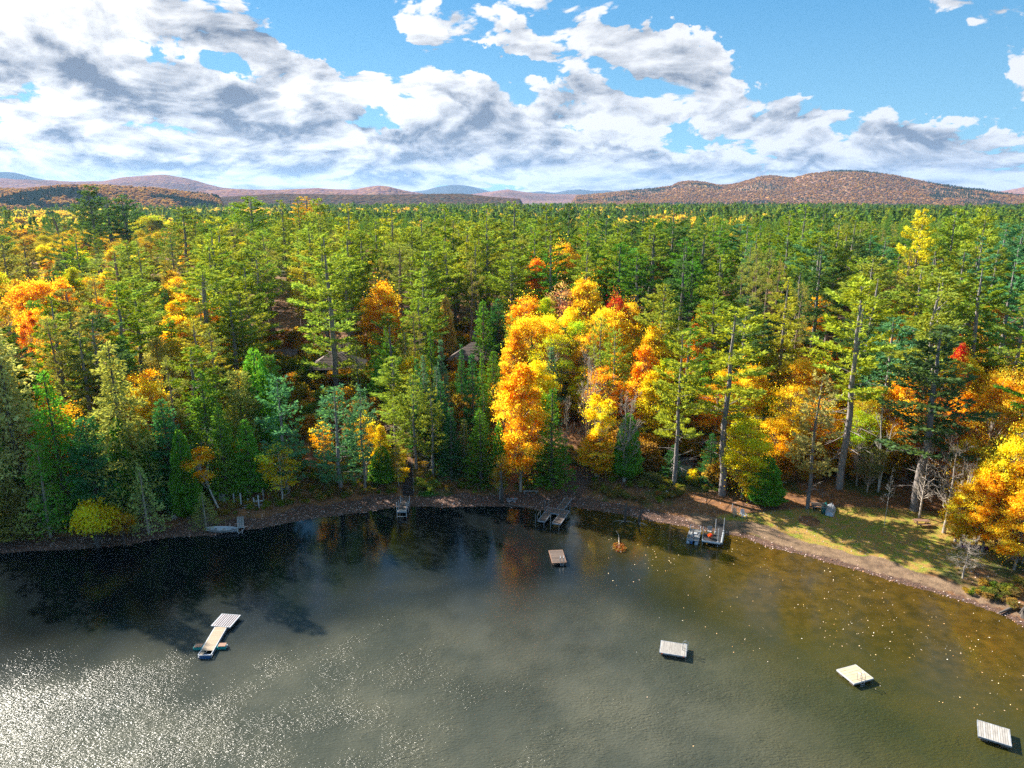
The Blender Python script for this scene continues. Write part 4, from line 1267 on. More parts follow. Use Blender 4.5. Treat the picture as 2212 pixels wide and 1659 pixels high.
 ('WP', 660, 424, 640, 92, 'pinegold', 'gold tinted pine at the skyline above the large tiered pine', 0),
 ('WP', 687, 428, 600, 70, 'lite', 'light pine just right of the gold tinted pine', 4),
 ('WP', 643, 426, 600, 50, 'pine', 'narrow pine just left of the gold tinted pine', 0),
 # right side
 ('WP', 1560, 662, 1070, 176, 'ygreen', 'tall lakeside pine with thick pale trunk beside the shed', 3),
 ('WP', 1676, 598, 880, 104, 'ygreen', 'dense yellow green pine left of the tallest right hand pine', 0),
 ('WP', 1812, 600, 1056, 176, 'ygreen', 'tallest right hand pine with a thick grey trunk above the boats', 3),
 ('WP', 1975, 588, 1010, 168, 'lite', 'tall layered pine with a long trunk behind the picnic table', 3),
 ('WP', 2172, 634, 905, 118, 'lite', 'tall pine with a pale trunk near the right edge', 3),
 ('YP', 1744, 812, 1098, 104, 'sage', 'thin pine with a reddish upper trunk left of the woodpile', 1),
 ('RP', 1905, 594, 770, 92, 'olive', 'open pine with a bare trunk between the two tallest right pines', 0),
 ('WP', 1748, 498, 706, 136, 'pine', 'dark green layered pine in the right hand forest', 1),
 ('WP', 1648, 530, 700, 88, 'green', 'green pine with a white trunk line left of the dark layered one', 1),
 ('WP', 1548, 478, 640, 92, 'green', 'green pine at the left of the right hand forest', 0),
 ('WP', 1588, 484, 640, 84, 'teal', 'bluish green pine in the right hand forest', 1),
 ('WP', 1708, 453, 620, 84, 'pine', 'pine below the left shoulder of the broad mountain', 0),
 ('WP', 1740, 441, 600, 92, 'lite', 'light topped pine at the skyline under the broad mountain', 0),
 ('WP', 1783, 438, 560, 60, 'dark', 'small dark pine at the skyline under the flat mountain top', 0),
 ('WP', 1815, 458, 620, 80, 'lite', 'light green pine spire right of the light topped pine', 0),
 ('WP', 1843, 479, 640, 76, 'olive', 'olive pine with open limbs right of the pine spire', 1),
 ('WP', 1922, 548, 720, 74, 'green', 'green pine above the right hand orange patches', 0),
 ('WP', 2055, 553, 700, 84, 'pine', 'rounded pine on the right middle slope', 4),
 ('WP', 2115, 533, 720, 104, 'lite', 'bright pine with visible limbs near the right edge', 1),
 ('WP', 2178, 520, 700, 84, 'pine', 'pine with dark limbs at the right edge of the forest', 1),
 ('WP', 1995, 451, 560, 76, 'ylgreen', 'yellow green rounded treetop at the right skyline', 4),
 ('WP', 2068, 450, 560, 76, 'lite', 'light treetop at the right skyline beyond the yellow green one', 4),
 ('WP', 2130, 447, 560, 84, 'ygreen', 'sunlit treetop at the far right skyline', 4),
 ('BT', 1897, 840, 1064, 84, None, 'white stemmed bare birch with several leaning limbs', 2),
 ('BT', 1910, 1008, 1136, 34, None, 'small forked bare birch standing alone on the lawn', 3),
 ('BT', 2038, 950, 1152, 128, None, 'large pale leafless tree right of the picnic table', 0),
 ('BT', 2062, 980, 1172, 80, None, 'second pale leafless tree before the yellow maples', 1),
 ('BT', 2170, 928, 1200, 74, None, 'leaning white birch at the right in front of the yellow maples', 3),
 ('BT', 2080, 1160, 1250, 84, None, 'small spreading leafless tree at the water path on the right', 4),
 ('MP', 2148, 925, 1190, 92, 'yellow', 'tallest bright yellow maple of the right shore', 1),
 ('MP', 2108, 985, 1178, 78, 'yellow', 'slim yellow maple left of the tallest yellow one', 3),
 ('MP', 2186, 955, 1204, 80, 'gold', 'slim golden maple right of the tallest yellow one', 3),
 ('MP', 2072, 930, 1120, 74, 'gold', 'golden maple close behind the pale leafless trees', 1),
 ('MP', 2198, 880, 1120, 92, 'gold', 'golden maple at the right edge of the photo', 1),
 ('MP', 2208, 990, 1220, 66, 'yellow', 'yellow tree cut by the right edge above the driftwood', 2),
 ('MP', 2110, 850, 1080, 110, 'dgold', 'dull gold tree behind the large yellow maple', 4),
 ('MP', 1935, 788, 1000, 76, 'orange', 'orange maple behind the bare birch with leaning limbs', 0),
 ('MP', 2022, 768, 1000, 72, 'orange', 'orange maple high above the picnic table', 0),
 ('MP', 2045, 730, 950, 50, 'red', 'deep red maple in shade on the right', 3),
 ('MP', 2005, 850, 1060, 130, 'rust', 'rust brown beech like tree behind the picnic table', 4),
 ('MP', 2192, 800, 1000, 78, 'orange', 'orange maple crown at the right edge under the tall pine', 0),
 ('MP', 1608, 775, 980, 92, 'orange', 'orange maple behind the tall lakeside pine', 1),
 ('MP', 1690, 815, 1030, 104, 'gold', 'orange gold maple left of the thin reddish pine', 4),
 ('MP', 1672, 900, 1045, 92, 'yellow', 'yellow maple just behind the round green cedar', 2),
 ('MP', 1602, 885, 1076, 104, 'yellow', 'bright yellow maple beside the round green cedar', 1),
 ('CD', 1650, 985, 1088, 80, 'green', 'round dense green cedar above the lawn chairs', 2),
 ('MP', 1622, 975, 1084, 66, 'yellow', 'low bushy yellow maple at the left side of the round green cedar', 3),
 ('MP', 1872, 955, 1064, 66, 'olive', 'olive half bare tree left of the bare birch', 4),
 ('MP', 1500, 705, 900, 76, 'dorange', 'deep orange maple left of the tall lakeside pine', 0),
 ('MP', 1492, 690, 850, 40, 'red', 'vivid red maple crown beside the tall lakeside pine', 3),
 ('MP', 1530, 640, 800, 74, 'orange', 'orange maple patch above the tall lakeside pine', 1),
 ('MP', 1880, 595, 720, 60, 'yellow', 'yellow maple patch among the right hand pines', 0),
 ('MP', 1835, 600, 720, 50, 'gold', 'gold crown just behind the tallest right hand pine', 0),
 ('MP', 1770, 850, 1010, 90, 'orange', 'orange undergrowth tree behind the tallest right trunk', 4),
 ('SP', 1450, 960, 1042, 40, 'deep', 'dark low spruce left of the shed', 2),
 ('SP', 1530, 935, 1050, 44, 'deep', 'dark spruce between the shed and the thick pale trunk', 2),
 ('SH', 1497, 1012, 1045, 30, 'yellow', 'yellow shrub at the corner of the shed', 1),
 ('SH', 1405, 1020, 1045, 46, 'olive', 'low olive shrub near the fallen birch', 1),
]
for h in HAND:
    code, x, yt, base, w, colr, label, var = h[:8]
    if code == 'WP' and yt < 462:
        base = None; Ht_ = 34 if x > 450 else 30
    else: Ht_ = None
    if code == 'SP': w *= 1.45
    if code in ('WP', 'YP', 'RP'): w *= 1.3
    if code in ('CD', 'HM', 'DS'): w *= 1.2
    if code in ('MP', 'BR'): w *= 1.04
    Ht = h[8] if len(h) > 8 else Ht_
    T(code, x, yt, base, w, colr, label, var, Ht)
# the orange maple that leans out over the boathouse
_p = ground(477, 1108)
put_tree('BR', _p, 11.0, 2.9, 'gold', 'leaning birch with an orange crown left of the boathouse deck', 0, None, (0.0, rad(-17)))

NAMED = len(TREES)
HANDXY = np.array([(t[0], t[1], t[2], t[3]) for t in TREES])

# ------------------------------------------------------------------ the rest of the forest
CLEAR = []   # (x, y, radius) kept free of trees
for (px_, py__, rr) in ((725, 820, 9), (650, 835, 6), (1010, 800, 8), (880, 1030, 3.0), (1480, 1016, 4.5), (625, 790, 4), (1000, 720, 5), (520, 1090, 6)):
    g_ = ground(px_, py__); CLEAR.append((g_.x, g_.y, rr))
CLEAR = np.array(CLEAR)


def to_px(x, y, z):
    v = Vector((x, y, z - CAMZ))
    zc = v.y * cp - v.z * sp
    yc = v.y * sp + v.z * cp
    return 1106 + F * v.x / zc, 829.5 - F * yc / zc


def skyline(px):
    return float(np.interp(px, [-200, 0, 60, 160, 330, 430, 520, 760, 1000, 1300, 1500, 1700, 1900, 2212, 2500],
                           [468, 468, 465, 470, 466, 455, 436, 440, 446, 452, 448, 448, 454, 454, 455]))


def limit(px, r):
    """how high in the frame an unnamed tree at this distance may reach"""
    s = skyline(px)
    near = float(np.interp(px, [0, 150, 300, 430, 560, 700, 900, 1050, 1250, 1400, 1560, 1700, 1900, 2212],
                           [770, 790, 800, 850, 860, 900, 900, 900, 830, 820, 800, 790, 790, 780]))
    s += 14 * (vnoise(np.array([px * .013 + r * .004]), np.array([r * .006]))[0] - .3)
    if r > 330: s += 7
    return float(np.interp(r, [98, 112, 135, 165, 205], [near, near - 120, 625, 515, s + 10]))


cand = []
tries = 0
rr_ = random.Random(5)
grid = {}
while tries < 60000:
    tries += 1
    rdist = math.sqrt(rr_.uniform(95 ** 2, 700 ** 2))
    az_ = rr_.uniform(rad(-41), rad(41))
    x, y = rdist * math.sin(az_), rdist * math.cos(az_)
    sp_ = 4.4 if rdist < 128 else 5.4 if rdist < 150 else 9.2 if rdist < 330 else 9.5
    key = (int(x // 8), int(y // 8))
    bad = False
    for i in (-1, 0, 1):
        for j in (-1, 0, 1):
            for q in grid.get((key[0] + i, key[1] + j), ()):
                if (q[0] - x) ** 2 + (q[1] - y) ** 2 < sp_ * sp_: bad = True; break
            if bad: break
        if bad: break
    if bad: continue
    grid.setdefault(key, []).append((x, y))
    cand.append((rdist, x, y))
cand.sort()
# sight lines that the photograph leaves open: (x0, x1, y0, y1, nearer than)
OPEN = [(652, 792, 742, 852, 150), (984, 1032, 715, 800, 150), (868, 894, 1000, 1085, 120), (1460, 1500, 1000, 1034, 118), (612, 640, 745, 800, 150), (1000, 1060, 600, 700, 175)]
cx_ = np.array([c[1] for c in cand]); cy_ = np.array([c[2] for c in cand])
cd_ = shore_dist(cx_, cy_); cz_ = zt(cx_, cy_)
n_maple = fbm2(cx_ / 38 + 4, cy_ / 38 + 8, 3)
COUNT = {'WP': sum(h[0] == 'WP' for h in HAND), 'MP': sum(h[0] == 'MP' for h in HAND)}
far_pine, far_maple = [], []
BAND = lambda px: 0 if px < 430 else 1 if px < 1100 else 2 if px < 1560 else 3
ZN = ['behind the left shore hemlocks', 'behind the two cabins', 'around the orange canopy', 'behind the right lawn']
DN = ['in the near rows', 'in the middle rows', 'in the deep forest']
KN = {'WP': 'tall white pine', 'RP': 'open crowned red pine', 'HM': 'shaggy green hemlock', 'SP': 'narrow dark spruce', 'MP': 'autumn maple'}
LAND = [(20, 'above the leftmost shore hemlock'), (110, 'above the dead tipped spruce'), (160, 'above the pale tan hemlock top'), (217, 'below the tall dark pine group'),
        (290, 'behind the open crowned red pine'), (345, 'behind the tall yellow maple'), (420, 'left of the tiered cabin pine'), (490, 'behind the broad olive red pine'), (570, 'above the boathouse deck'),
        (640, 'behind the small left cabin'), (720, 'behind the large tiered pine'), (800, 'behind the orange gold maple'), (870, 'behind the tall red pine'), (940, 'above the blue green firs'),
        (1010, 'behind the chimney cabin'), (1070, 'behind the large cabin fir'), (1130, 'above the big beach maple'), (1190, 'behind the gold knobbly tree'), (1250, 'behind the rosy orange maple'),
        (1310, 'behind the wide yellow orange maple'), (1380, 'behind the big layered pine'), (1450, 'above the shed pine'), (1530, 'behind the thick pale trunk'), (1610, 'above the round green cedar'),
        (1680, 'behind the dense yellow green pine'), (1750, 'behind the dark layered pine'), (1810, 'behind the tallest right pine'), (1900, 'behind the leaning birch'), (1970, 'behind the picnic table'),
        (2040, 'behind the pale leafless trees'), (2110, 'behind the large yellow maple'), (2190, 'at the right edge')]
RAND = []
OBJN = {'WP': 0, 'RP': 0, 'HM': 0, 'SP': 0, 'MP': 0}
MAXN = {'WP': 190, 'RP': 60, 'HM': 70, 'SP': 60, 'MP': 170}
for (rdist, x, y), d_, z_, nm_ in zip(cand, cd_, cz_, n_maple):
    px__, pyb = to_px(x, y, z_)
    if px__ < -130 or px__ > 2340: continue
    if d_ < (10 if x < 12 else 16): continue
    if len(CLEAR) and np.any((CLEAR[:, 0] - x) ** 2 + (CLEAR[:, 1] - y) ** 2 < CLEAR[:, 2] ** 2): continue
    hd = np.hypot(HANDXY[:, 0] - x, HANDXY[:, 1] - y)
    if np.any(hd < 1.3 + HANDXY[:, 2] * .38): continue
    pxr = 4.0 * F / rdist
    ptop = to_px(x, y, z_ + 17)[1]
    if any(rdist < o_[4] and px__ + pxr > o_[0] and px__ - pxr < o_[1] and pyb > o_[2] and ptop < o_[3] for o_ in OPEN): continue
    vx_, vy_ = x - lc.x, y - lc.y
    al_ = vx_ * math.sin(rad(SUN_AZ)) + vy_ * math.cos(rad(SUN_AZ)); lt_ = abs(vx_ * math.cos(rad(SUN_AZ)) - vy_ * math.sin(rad(SUN_AZ)))
    if 0 < al_ < 60 and lt_ < 4.5: continue
    band = BAND(px__)
    hard = {0: .40, 1: .10, 2: .46, 3: .48}[band] if rdist < 160 else {0: .45, 1: .12, 2: .3, 3: .2}[band]
    if rdist > 200: hard = {0: .85, 1: .04, 2: .05, 3: .06}[band] if rdist < 420 else {0: .95, 1: .25, 2: .2, 3: .10}[band]
    if band == 2 and rdist > 160: hard = .12
    hard += (nm_ - .5) * .5
    if 1095 < px__ < 1405 and rdist < 172: hard = .93
    elif 1405 <= px__ < 2230 and rdist < 140: hard = .8
    u_ = rr_.random()
    if u_ < hard: code = 'MP'
    else:
        w_ = rr_.random()
        code = {0: 'HM' if w_ < .5 else 'WP' if w_ < .8 else 'RP', 1: 'SP' if (w_ < .3 and rdist < 150) else 'WP' if w_ < .85 else 'RP',
                2: 'WP' if w_ < .8 else 'SP', 3: 'WP' if w_ < .86 else 'RP'}[band]
        if rdist > 200 and code in ('HM', 'SP'): code = 'WP'
    Hh = TYP[code] * rr_.uniform(.78, 1.16)
    lim = limit(px__, rdist)
    ztop = z_ + Hh
    # not above the canopy line seen in the photograph
    rt = ray(px__, lim + (rr_.uniform(4, 60) if rdist < 330 else rr_.uniform(0, 26)))
    zmax = CAMZ + rt.z * (y / rt.y)
    if ztop > zmax: Hh = zmax - z_
    if Hh < min(4.0, TYP[code] * .30):
        continue
    if Hh < 9 and code == 'WP': code = 'YP' if Hh > 6 else 'SP'
    if code == 'RP' and Hh < 14: code = 'HM'
    cls = 'WP' if code == 'YP' else code
    if OBJN.get(cls, 999) < MAXN.get(cls, 0) and not (px__ < -60 or px__ > 2270):
        OBJN[cls] += 1
        sc_ = Hh / TYP[code]
        Rw = {'WP': 8.2, 'YP': 2.7, 'RP': 3.6, 'HM': 3.6, 'SP': 1.9, 'MP': 3.7}[code] * rr_.uniform(.85, 1.15) * sc_ ** .6
        if code == 'MP': colr = rr_.choice(['gold', 'gold', 'yellow', 'dgold', 'dgold', 'olive', 'ylgreen', 'yellow', 'orange'] if band < 2 else ['gold', 'orange', 'yellow', 'orange', 'gold', 'dgold', 'ylgreen'] if rdist < 175 else ['dgold', 'rust', 'gold', 'orange'])
        elif code in ('WP', 'YP'): colr = rr_.choice({0: ['pine', 'dark', 'lite', 'olive'], 1: ['ygreen', 'lite', 'pine', 'lite', 'pine'], 2: ['pine', 'pine', 'lite', 'dark', 'green'], 3: ['pine', 'green', 'pine', 'dark', 'lite', 'teal']}[band])
        elif code == 'HM': colr = rr_.choice(['green', 'olive', 'deep', 'olive'])
        elif code == 'RP': colr = 'olive'
        else: colr = rr_.choice(['deep', 'green', 'blue'])
        dn_ = 0 if rdist < 135 else 1 if rdist < 190 else 2
        cn = {'gold': 'golden', 'orange': 'orange', 'yellow': 'yellow', 'dgold': 'dull gold', 'dorange': 'deep orange', 'rust': 'rust brown', 'ylgreen': 'yellow green', 'pine': 'mid green', 'dark': 'dark green',
              'lite': 'light green', 'olive': 'olive', 'ygreen': 'yellow green', 'green': 'grass green', 'teal': 'bluish green', 'deep': 'deep green', 'blue': 'blue green'}[colr]
        kn = {'WP': 'white pine', 'YP': 'young pine', 'RP': 'red pine', 'HM': 'hemlock', 'SP': 'spruce', 'MP': 'maple'}[code]
        row = 'first' if rdist < 128 else 'second' if rdist < 150 else 'third' if rdist < 175 else 'fourth' if rdist < 205 else 'fifth' if rdist < 240 else 'sixth'
        lm_ = min(LAND, key=lambda q: abs(q[0] - px__))[1]
        RAND.append((put_tree(code, (x, y, z_), Hh, Rw, colr, '', None, f'{kn}s {ZN[band]}'), f'{cn} {kn}, {row} row {lm_}', px__))
    else:
        (far_maple if code == 'MP' else far_pine).append((x, y, z_, Hh, code))
by = {}
for o_, lb_, p_ in RAND: by.setdefault(lb_, []).append((p_, o_))
for lb_, ls_ in by.items():
    ls_.sort(key=lambda q: q[0])
    for i, (p_, o_) in enumerate(ls_):
        o_['label'] = lb_ if len(ls_) == 1 else lb_ + (', left one' if i == 0 else ', right one') if len(ls_) == 2 else lb_ + ', ' + ['first', 'second', 'third', 'fourth', 'fifth', 'sixth', 'seventh', 'eighth'][min(i, 7)] + ' from left'
print('forest objects', NAMED, OBJN, 'mass', len(far_pine), len(far_maple))
# ------------------------------------------------------------------ masses: forest beyond the trees one can count
def mass(name, label, pts, scl, rot, meshes, mat, kind='stuff', tilt=None):
    """instances of the given meshes on points, one object"""
    n = len(pts)
    me = bpy.data.meshes.new(name)
    me.vertices.add(n)
    me.vertices.foreach_set('co', np.asarray(pts, np.float32).ravel())
    a = me.attributes.new('size', 'FLOAT_VECTOR', 'POINT'); a.data.foreach_set('vector', np.asarray(scl, np.float32).ravel())
    a = me.attributes.new('turn', 'FLOAT_VECTOR', 'POINT'); a.data.foreach_set('vector', np.asarray(rot, np.float32).ravel())
    a = me.attributes.new('pick', 'INT', 'POINT'); a.data.foreach_set('value', rng.integers(0, len(meshes), n).astype(np.int32))
    o = link(name, me)
    ng = bpy.data.node_groups.new(name, 'GeometryNodeTree')
    ng.interface.new_socket('Geometry', in_out='INPUT', socket_type='NodeSocketGeometry')
    ng.interface.new_socket('Geometry', in_out='OUTPUT', socket_type='NodeSocketGeometry')
    N = NT(ng)
    gi = N.n('NodeGroupInput'); go = N.n('NodeGroupOutput')
    g2i = N.n('GeometryNodeGeometryToInstance')
    for src in reversed(meshes):
        oi = N.n('GeometryNodeObjectInfo'); oi.inputs['Object'].default_value = src
        oi.transform_space = 'ORIGINAL'
        N.link(oi.outputs['Geometry'], g2i.inputs[0])
    sm = N.n('GeometryNodeSetMaterial'); sm.inputs['Material'].default_value = mat

    def attr(nm, t):
        nd = N.n('GeometryNodeInputNamedAttribute'); nd.data_type = t; nd.inputs['Name'].default_value = nm
        return nd.outputs['Attribute']
    ip = N.n('GeometryNodeInstanceOnPoints')
    N.link(gi.outputs[0], ip.inputs['Points']); N.link(g2i.outputs[0], ip.inputs['Instance'])
    ip.inputs['Pick Instance'].default_value = True
    N.link(attr('pick', 'INT'), ip.inputs['Instance Index'])
    rt_ = N.n('FunctionNodeEulerToRotation'); N.link(attr('turn', 'FLOAT_VECTOR'), rt_.inputs[0])
    N.link(rt_.outputs[0], ip.inputs['Rotation'])
    N.link(attr('size', 'FLOAT_VECTOR'), ip.inputs['Scale'])
    last = ip.outputs[0]
    if mat:
        N.link(last, sm.inputs['Geometry']); last = sm.outputs[0]
    N.link(last, go.inputs[0])
    md = o.modifiers.new('spread', 'NODES'); md.node_group = ng
    props(o, label, None, None, kind)
    return o


def zrot(n):
    r_ = np.zeros((n, 3)); r_[:, 2] = rng.uniform(0, 6.28, n); return r_


if far_pine:
    fp = np.array([(p[0], p[1], p[2], p[3]) for p in far_pine])
    s_ = fp[:, 3] / 27.0
    mass('distant_pine_forest', 'mass of green pine tops behind the trees that can be told apart', fp[:, :3],
         np.stack([s_ ** .7, s_ ** .7, s_], 1), zrot(len(fp)), [USED[('white_pine', k)][1] for k in (0, 4, 1) if ('white_pine', k) in USED], M['pine_far'])
if far_maple:
    fm = np.array([(p[0], p[1], p[2], p[3]) for p in far_maple])
    s_ = fm[:, 3] / 15.0
    mass('distant_maple_forest', 'mass of yellow and orange treetops beyond the pines on the left', fm[:, :3],
         np.stack([s_ ** .7 * 1.15, s_ ** .7 * 1.15, s_], 1), zrot(len(fm)), [USED[('maple', k)][1] for k in (0, 2, 1)], M['maple_far'])


# small crowns for the wooded plain and hillsides
def clump_mesh(name, seed, n, R, H, conif):
    r = np.random.default_rng(seed)
    if conif:
        t = r.random(n); ph = r.uniform(0, 6.28, n)
        rr2 = R * (1 - t) * r.uniform(.6, 1, n)
        c = np.stack([rr2 * np.cos(ph), rr2 * np.sin(ph), H * (.15 + .85 * t)], 1)
        a = np.stack([np.cos(ph), np.sin(ph), np.full(n, .2)], 1) + r.normal(0, .3, (n, 3))
    else:
        d = unit(r.normal(size=(n, 3))); d[:, 2] = np.abs(d[:, 2]) * 1.0 - .2
        c = d * (R * r.uniform(.75, 1, n))[:, None] * np.array([1, 1, .8]) + np.array([0, 0, H - R * .8])
        a = r.normal(size=(n, 3)) + d * .3
    return leaves_mesh(name, c, a, R * .55, R * .5, M['leaf'], None, r)


# these two are real members of the plain: one small tree of each kind stands at its edge
def seed_tree(name, label, cat, me, px, py, mat):
    g = ground(px, py)
    root = thing(name, label, cat, (g.x, g.y, g.z))
    o = link('crown', me, root)
    return o


def scatter(N_, f):
    """points of the far country: (x, y) in a fan, kept where f says so"""
    r_ = np.sqrt(rng.uniform(560 ** 2, 2600 ** 2, N_)); a_ = rng.uniform(rad(-40), rad(40), N_)
    return r_ * np.sin(a_), r_ * np.cos(a_), r_, a_


hard_proto = link('crown', clump_mesh('hardwood_crown', 301, 150, 4.6, 12, False))
con_proto = link('crown', clump_mesh('conifer_crown', 302, 150, 3.0, 17, True))
r1 = thing('distant_tree', 'lone round hardwood at the edge of the far plain', 'tree', (-520, 640, zg(-520, 640))); hard_proto.parent = r1
r2 = thing('distant_fir', 'lone dark fir at the edge of the far plain', 'tree', (-540, 640, zg(-540, 640))); con_proto.parent = r2
hard_proto.color = (.3, .14, .03, 1); con_proto.color = (.04, .08, .03, 1)

sx_, sy_, sr_, sa_ = scatter(26000, None)
sz_ = zt(sx_, sy_)
sz_ = np.where(sr_ > 1500, sz_ * (1 - sstep(1500, 2500, sr_)) - 4 * sstep(1500, 3000, sr_), sz_)
nn = fbm2(sx_ / 120 + 3, sy_ / 120 + 1, 3)
isc = nn > np.interp(sa_, [rad(-35), rad(-12), rad(0), rad(12), rad(35)], [.60, .52, .50, .44, .36])


def ridge_pts(X, Y, Z, S, dens, nmax):
    """points over the near face of a ridge"""
    n, k = Z.shape
    i = rng.integers(0, n - 1, nmax); j = rng.integers(0, k - 1, nmax)
    ok = (S[i, j] < .12)
    i, j = i[ok], j[ok]; fu = rng.random(len(i)); fv = rng.random(len(i))
    g = lambda A_: (A_[i, j] * (1 - fu) * (1 - fv) + A_[i + 1, j] * fu * (1 - fv) + A_[i, j + 1] * (1 - fu) * fv + A_[i + 1, j + 1] * fu * fv)
    x, y, z = g(X), g(Y), g(Z)
    m = (z > 2) & (np.abs(np.arctan2(x, y)) < rad(41))
    return x[m], y[m], z[m]


hx, hy, hz_ = ridge_pts(lX, lY, lZ, lS, 1, 50000)
hn = fbm2(hx / 130 + 3, hy / 130 + 6, 4)
hc = hn > .60
bx, by, bz = ridge_pts(rX, rY, rZ, rS, 1, 90000)
bc = fbm2(bx / 260 + 1, by / 260 + 2, 4) > .59  # conifer patches widened, partly standing in for cloud shadow on the mountain


def sca(n, lo, hi):
    s1 = rng.uniform(lo, hi, n); return np.stack([s1, s1, s1 * rng.uniform(.8, 1.15, n)], 1)


P1 = np.concatenate([np.stack([sx_, sy_, sz_], 1)[~isc]])
mass('plain_hardwood_forest', 'orange and brown hardwood canopy on the low plain before the hills', P1, sca(len(P1), .8, 1.35), zrot(len(P1)), [hard_proto], M['maple_far'])
P2 = np.stack([sx_, sy_, sz_], 1)[isc]
mass('plain_conifer_forest', 'green conifer canopy stretching over the low plain', P2, sca(len(P2), .9, 1.5), zrot(len(P2)), [con_proto], M['pine_far'])
P3 = np.concatenate([np.stack([hx, hy, hz_ - 5], 1)[~hc], np.stack([bx, by, bz - 7], 1)[~bc]])
mass('hillside_hardwood_forest', 'rust and purple hardwood canopy covering the hills', P3, sca(len(P3), .6, 1.05), zrot(len(P3)), [hard_proto], M['hill_far'])
P4 = np.concatenate([np.stack([hx, hy, hz_ - 4], 1)[hc], np.stack([bx, by, bz - 6], 1)[bc]])
mass('hillside_conifer_forest', 'dark conifer stands on the hillsides, partly standing in for cloud shadow', P4, sca(len(P4), .55, .9), zrot(len(P4)), [con_proto], M['conifer_far'])

# ------------------------------------------------------------------ undergrowth, litter, floating leaves
NT_ = 90000
ux = rng.uniform(-110, 125, NT_); uy = rng.uniform(60, 200, NT_)
ud = shore_dist(ux, uy); uz = zt(ux, uy)
uw = np.interp(ux, [-160, -60, -45, -10, 0, 8, 20, 30, 60, 90, 140], [3.0, 3.0, 4.0, 3.2, 4.0, 4.2, 3.2, 1.5, 1.3, 3.0, 4])


def near_line(x, y, a, b, w):
    t_ = np.clip(((x - a.x) * (b.x - a.x) + (y - a.y) * (b.y - a.y)) / ((b.x - a.x) ** 2 + (b.y - a.y) ** 2), 0, 1)
    return np.hypot(x - a.x - t_ * (b.x - a.x), y - a.y - t_ * (b.y - a.y)) < w


lawnz = np.hypot((ux - lc.x - 2) / 31.0, (uy - lc.y + 2) / 14.0) < 1.05
lawnz |= np.hypot((ux - lc2.x) / 6.0, (uy - lc2.y) / 3.2) < 1.0
open_ = near_line(ux, uy, ax_, bx_, 1.8) | near_line(ux, uy, ground(880, 1075), ground(880, 1000), 1.2)
bankm = (ud > uw + .7) & (ud < 16) & ~lawnz & ~open_ & (rng.random(NT_) < .75)
cab = np.zeros(NT_, bool)
for c_ in CLEAR: cab |= (ux - c_[0]) ** 2 + (uy - c_[1]) ** 2 < (c_[2] * .8) ** 2
bankm &= ~(cab & (uz > 3))
bankm &= fbm2(ux / 3 + 2, uy / 3, 3) > .36
small = [USED[k][1] for k in (('shore_shrub', 1),)]
bp_ = np.stack([ux, uy, uz], 1)[bankm]
s0 = rng.uniform(.16, .38, len(bp_)) * (1 + .4 * (fbm2(bp_[:, 0] / 5, bp_[:, 1] / 5, 2) - .5))
mass('bank_undergrowth', 'low russet and olive undergrowth covering the lake bank', bp_, np.stack([s0 * 1.3, s0 * 1.3, s0], 1), zrot(len(bp_)), small, M['under'])
wood_m = (ud > 13) & (ud < 95) & ~lawnz & ~cab & (rng.random(NT_) < np.where(ux > 15, .11, .06)) & (fbm2(ux / 9 + 7, uy / 9 + 3, 3) > .42)
wp_ = np.stack([ux, uy, uz], 1)[wood_m]
s1 = rng.uniform(.5, 1.9, len(wp_))
mass('forest_understory', 'yellow and rusty saplings growing under the tall trees', wp_, np.stack([s1 * .8, s1 * .8, s1], 1), zrot(len(wp_)), small, M['brackenfar'])

# fallen leaves on beach and lawn
NL = 60000
lx = rng.uniform(-110, 120, NL * 3); ly = rng.uniform(50, 130, NL * 3)
ld = shore_dist(lx, ly)
lw_ = np.interp(lx, [-160, -60, -45, -10, 0, 8, 20, 30, 60, 90, 140], [3.0, 3.0, 4.0, 3.2, 4.0, 4.2, 3.2, 1.5, 1.3, 3.0, 4])
lm = (ld > -.25) & (ld < lw_ + 12) & (rng.random(len(lx)) < np.where(ld < lw_ + .3, .95, .35)) & ~((lx > 26) & (ld > .9) & (ld < 4.4) & (rng.random(len(lx)) < .85))
lx, ly, ld = lx[lm][:NL], ly[lm][:NL], ld[lm][:NL]
lz = np.maximum(zt(lx, ly), 0) + .03


def flat_leaves(name, label, x, y, z, size, mat):
    n = len(x)
    a = rng.uniform(0, 6.28, n); tl_ = rng.normal(0, .35, (n, 2))
    ax1 = np.stack([np.cos(a), np.sin(a), tl_[:, 0]], 1); ax2 = np.stack([-np.sin(a), np.cos(a), tl_[:, 1]], 1)
    c = np.stack([x, y, z], 1); s_ = size[:, None]
    V = np.stack([c - ax1 * s_, c - ax2 * s_ * .7, c + ax1 * s_, c + ax2 * s_ * .7], 1).reshape(-1, 3)
    me = mesh_np(name, V, np.arange(4 * n).reshape(n, 4), mat, False, {'tint': ('FACE', rng.random(n))})
    return props(link(name, me), label, None, None, 'stuff')


def litter_mat(name, cols, rough=.8):
    m, N = material(name)
    at = N.n('ShaderNodeAttribute', attribute_name='tint', attribute_type='GEOMETRY')
    cr = N.n('ShaderNodeValToRGB', {'Fac': at.outputs['Fac']}); el = cr.color_ramp.elements
    while len(el) < len(cols): el.new(.5)
    for i, c in enumerate(cols): el[i].position = i / (len(cols) - 1); el[i].color = (*c, 1)
    bs = N.n('ShaderNodeBsdfPrincipled', {'Base Color': cr.outputs[0], 'Roughness': rough})
    N.n('ShaderNodeOutputMaterial', {'Surface': bs.outputs[0]})
    return m


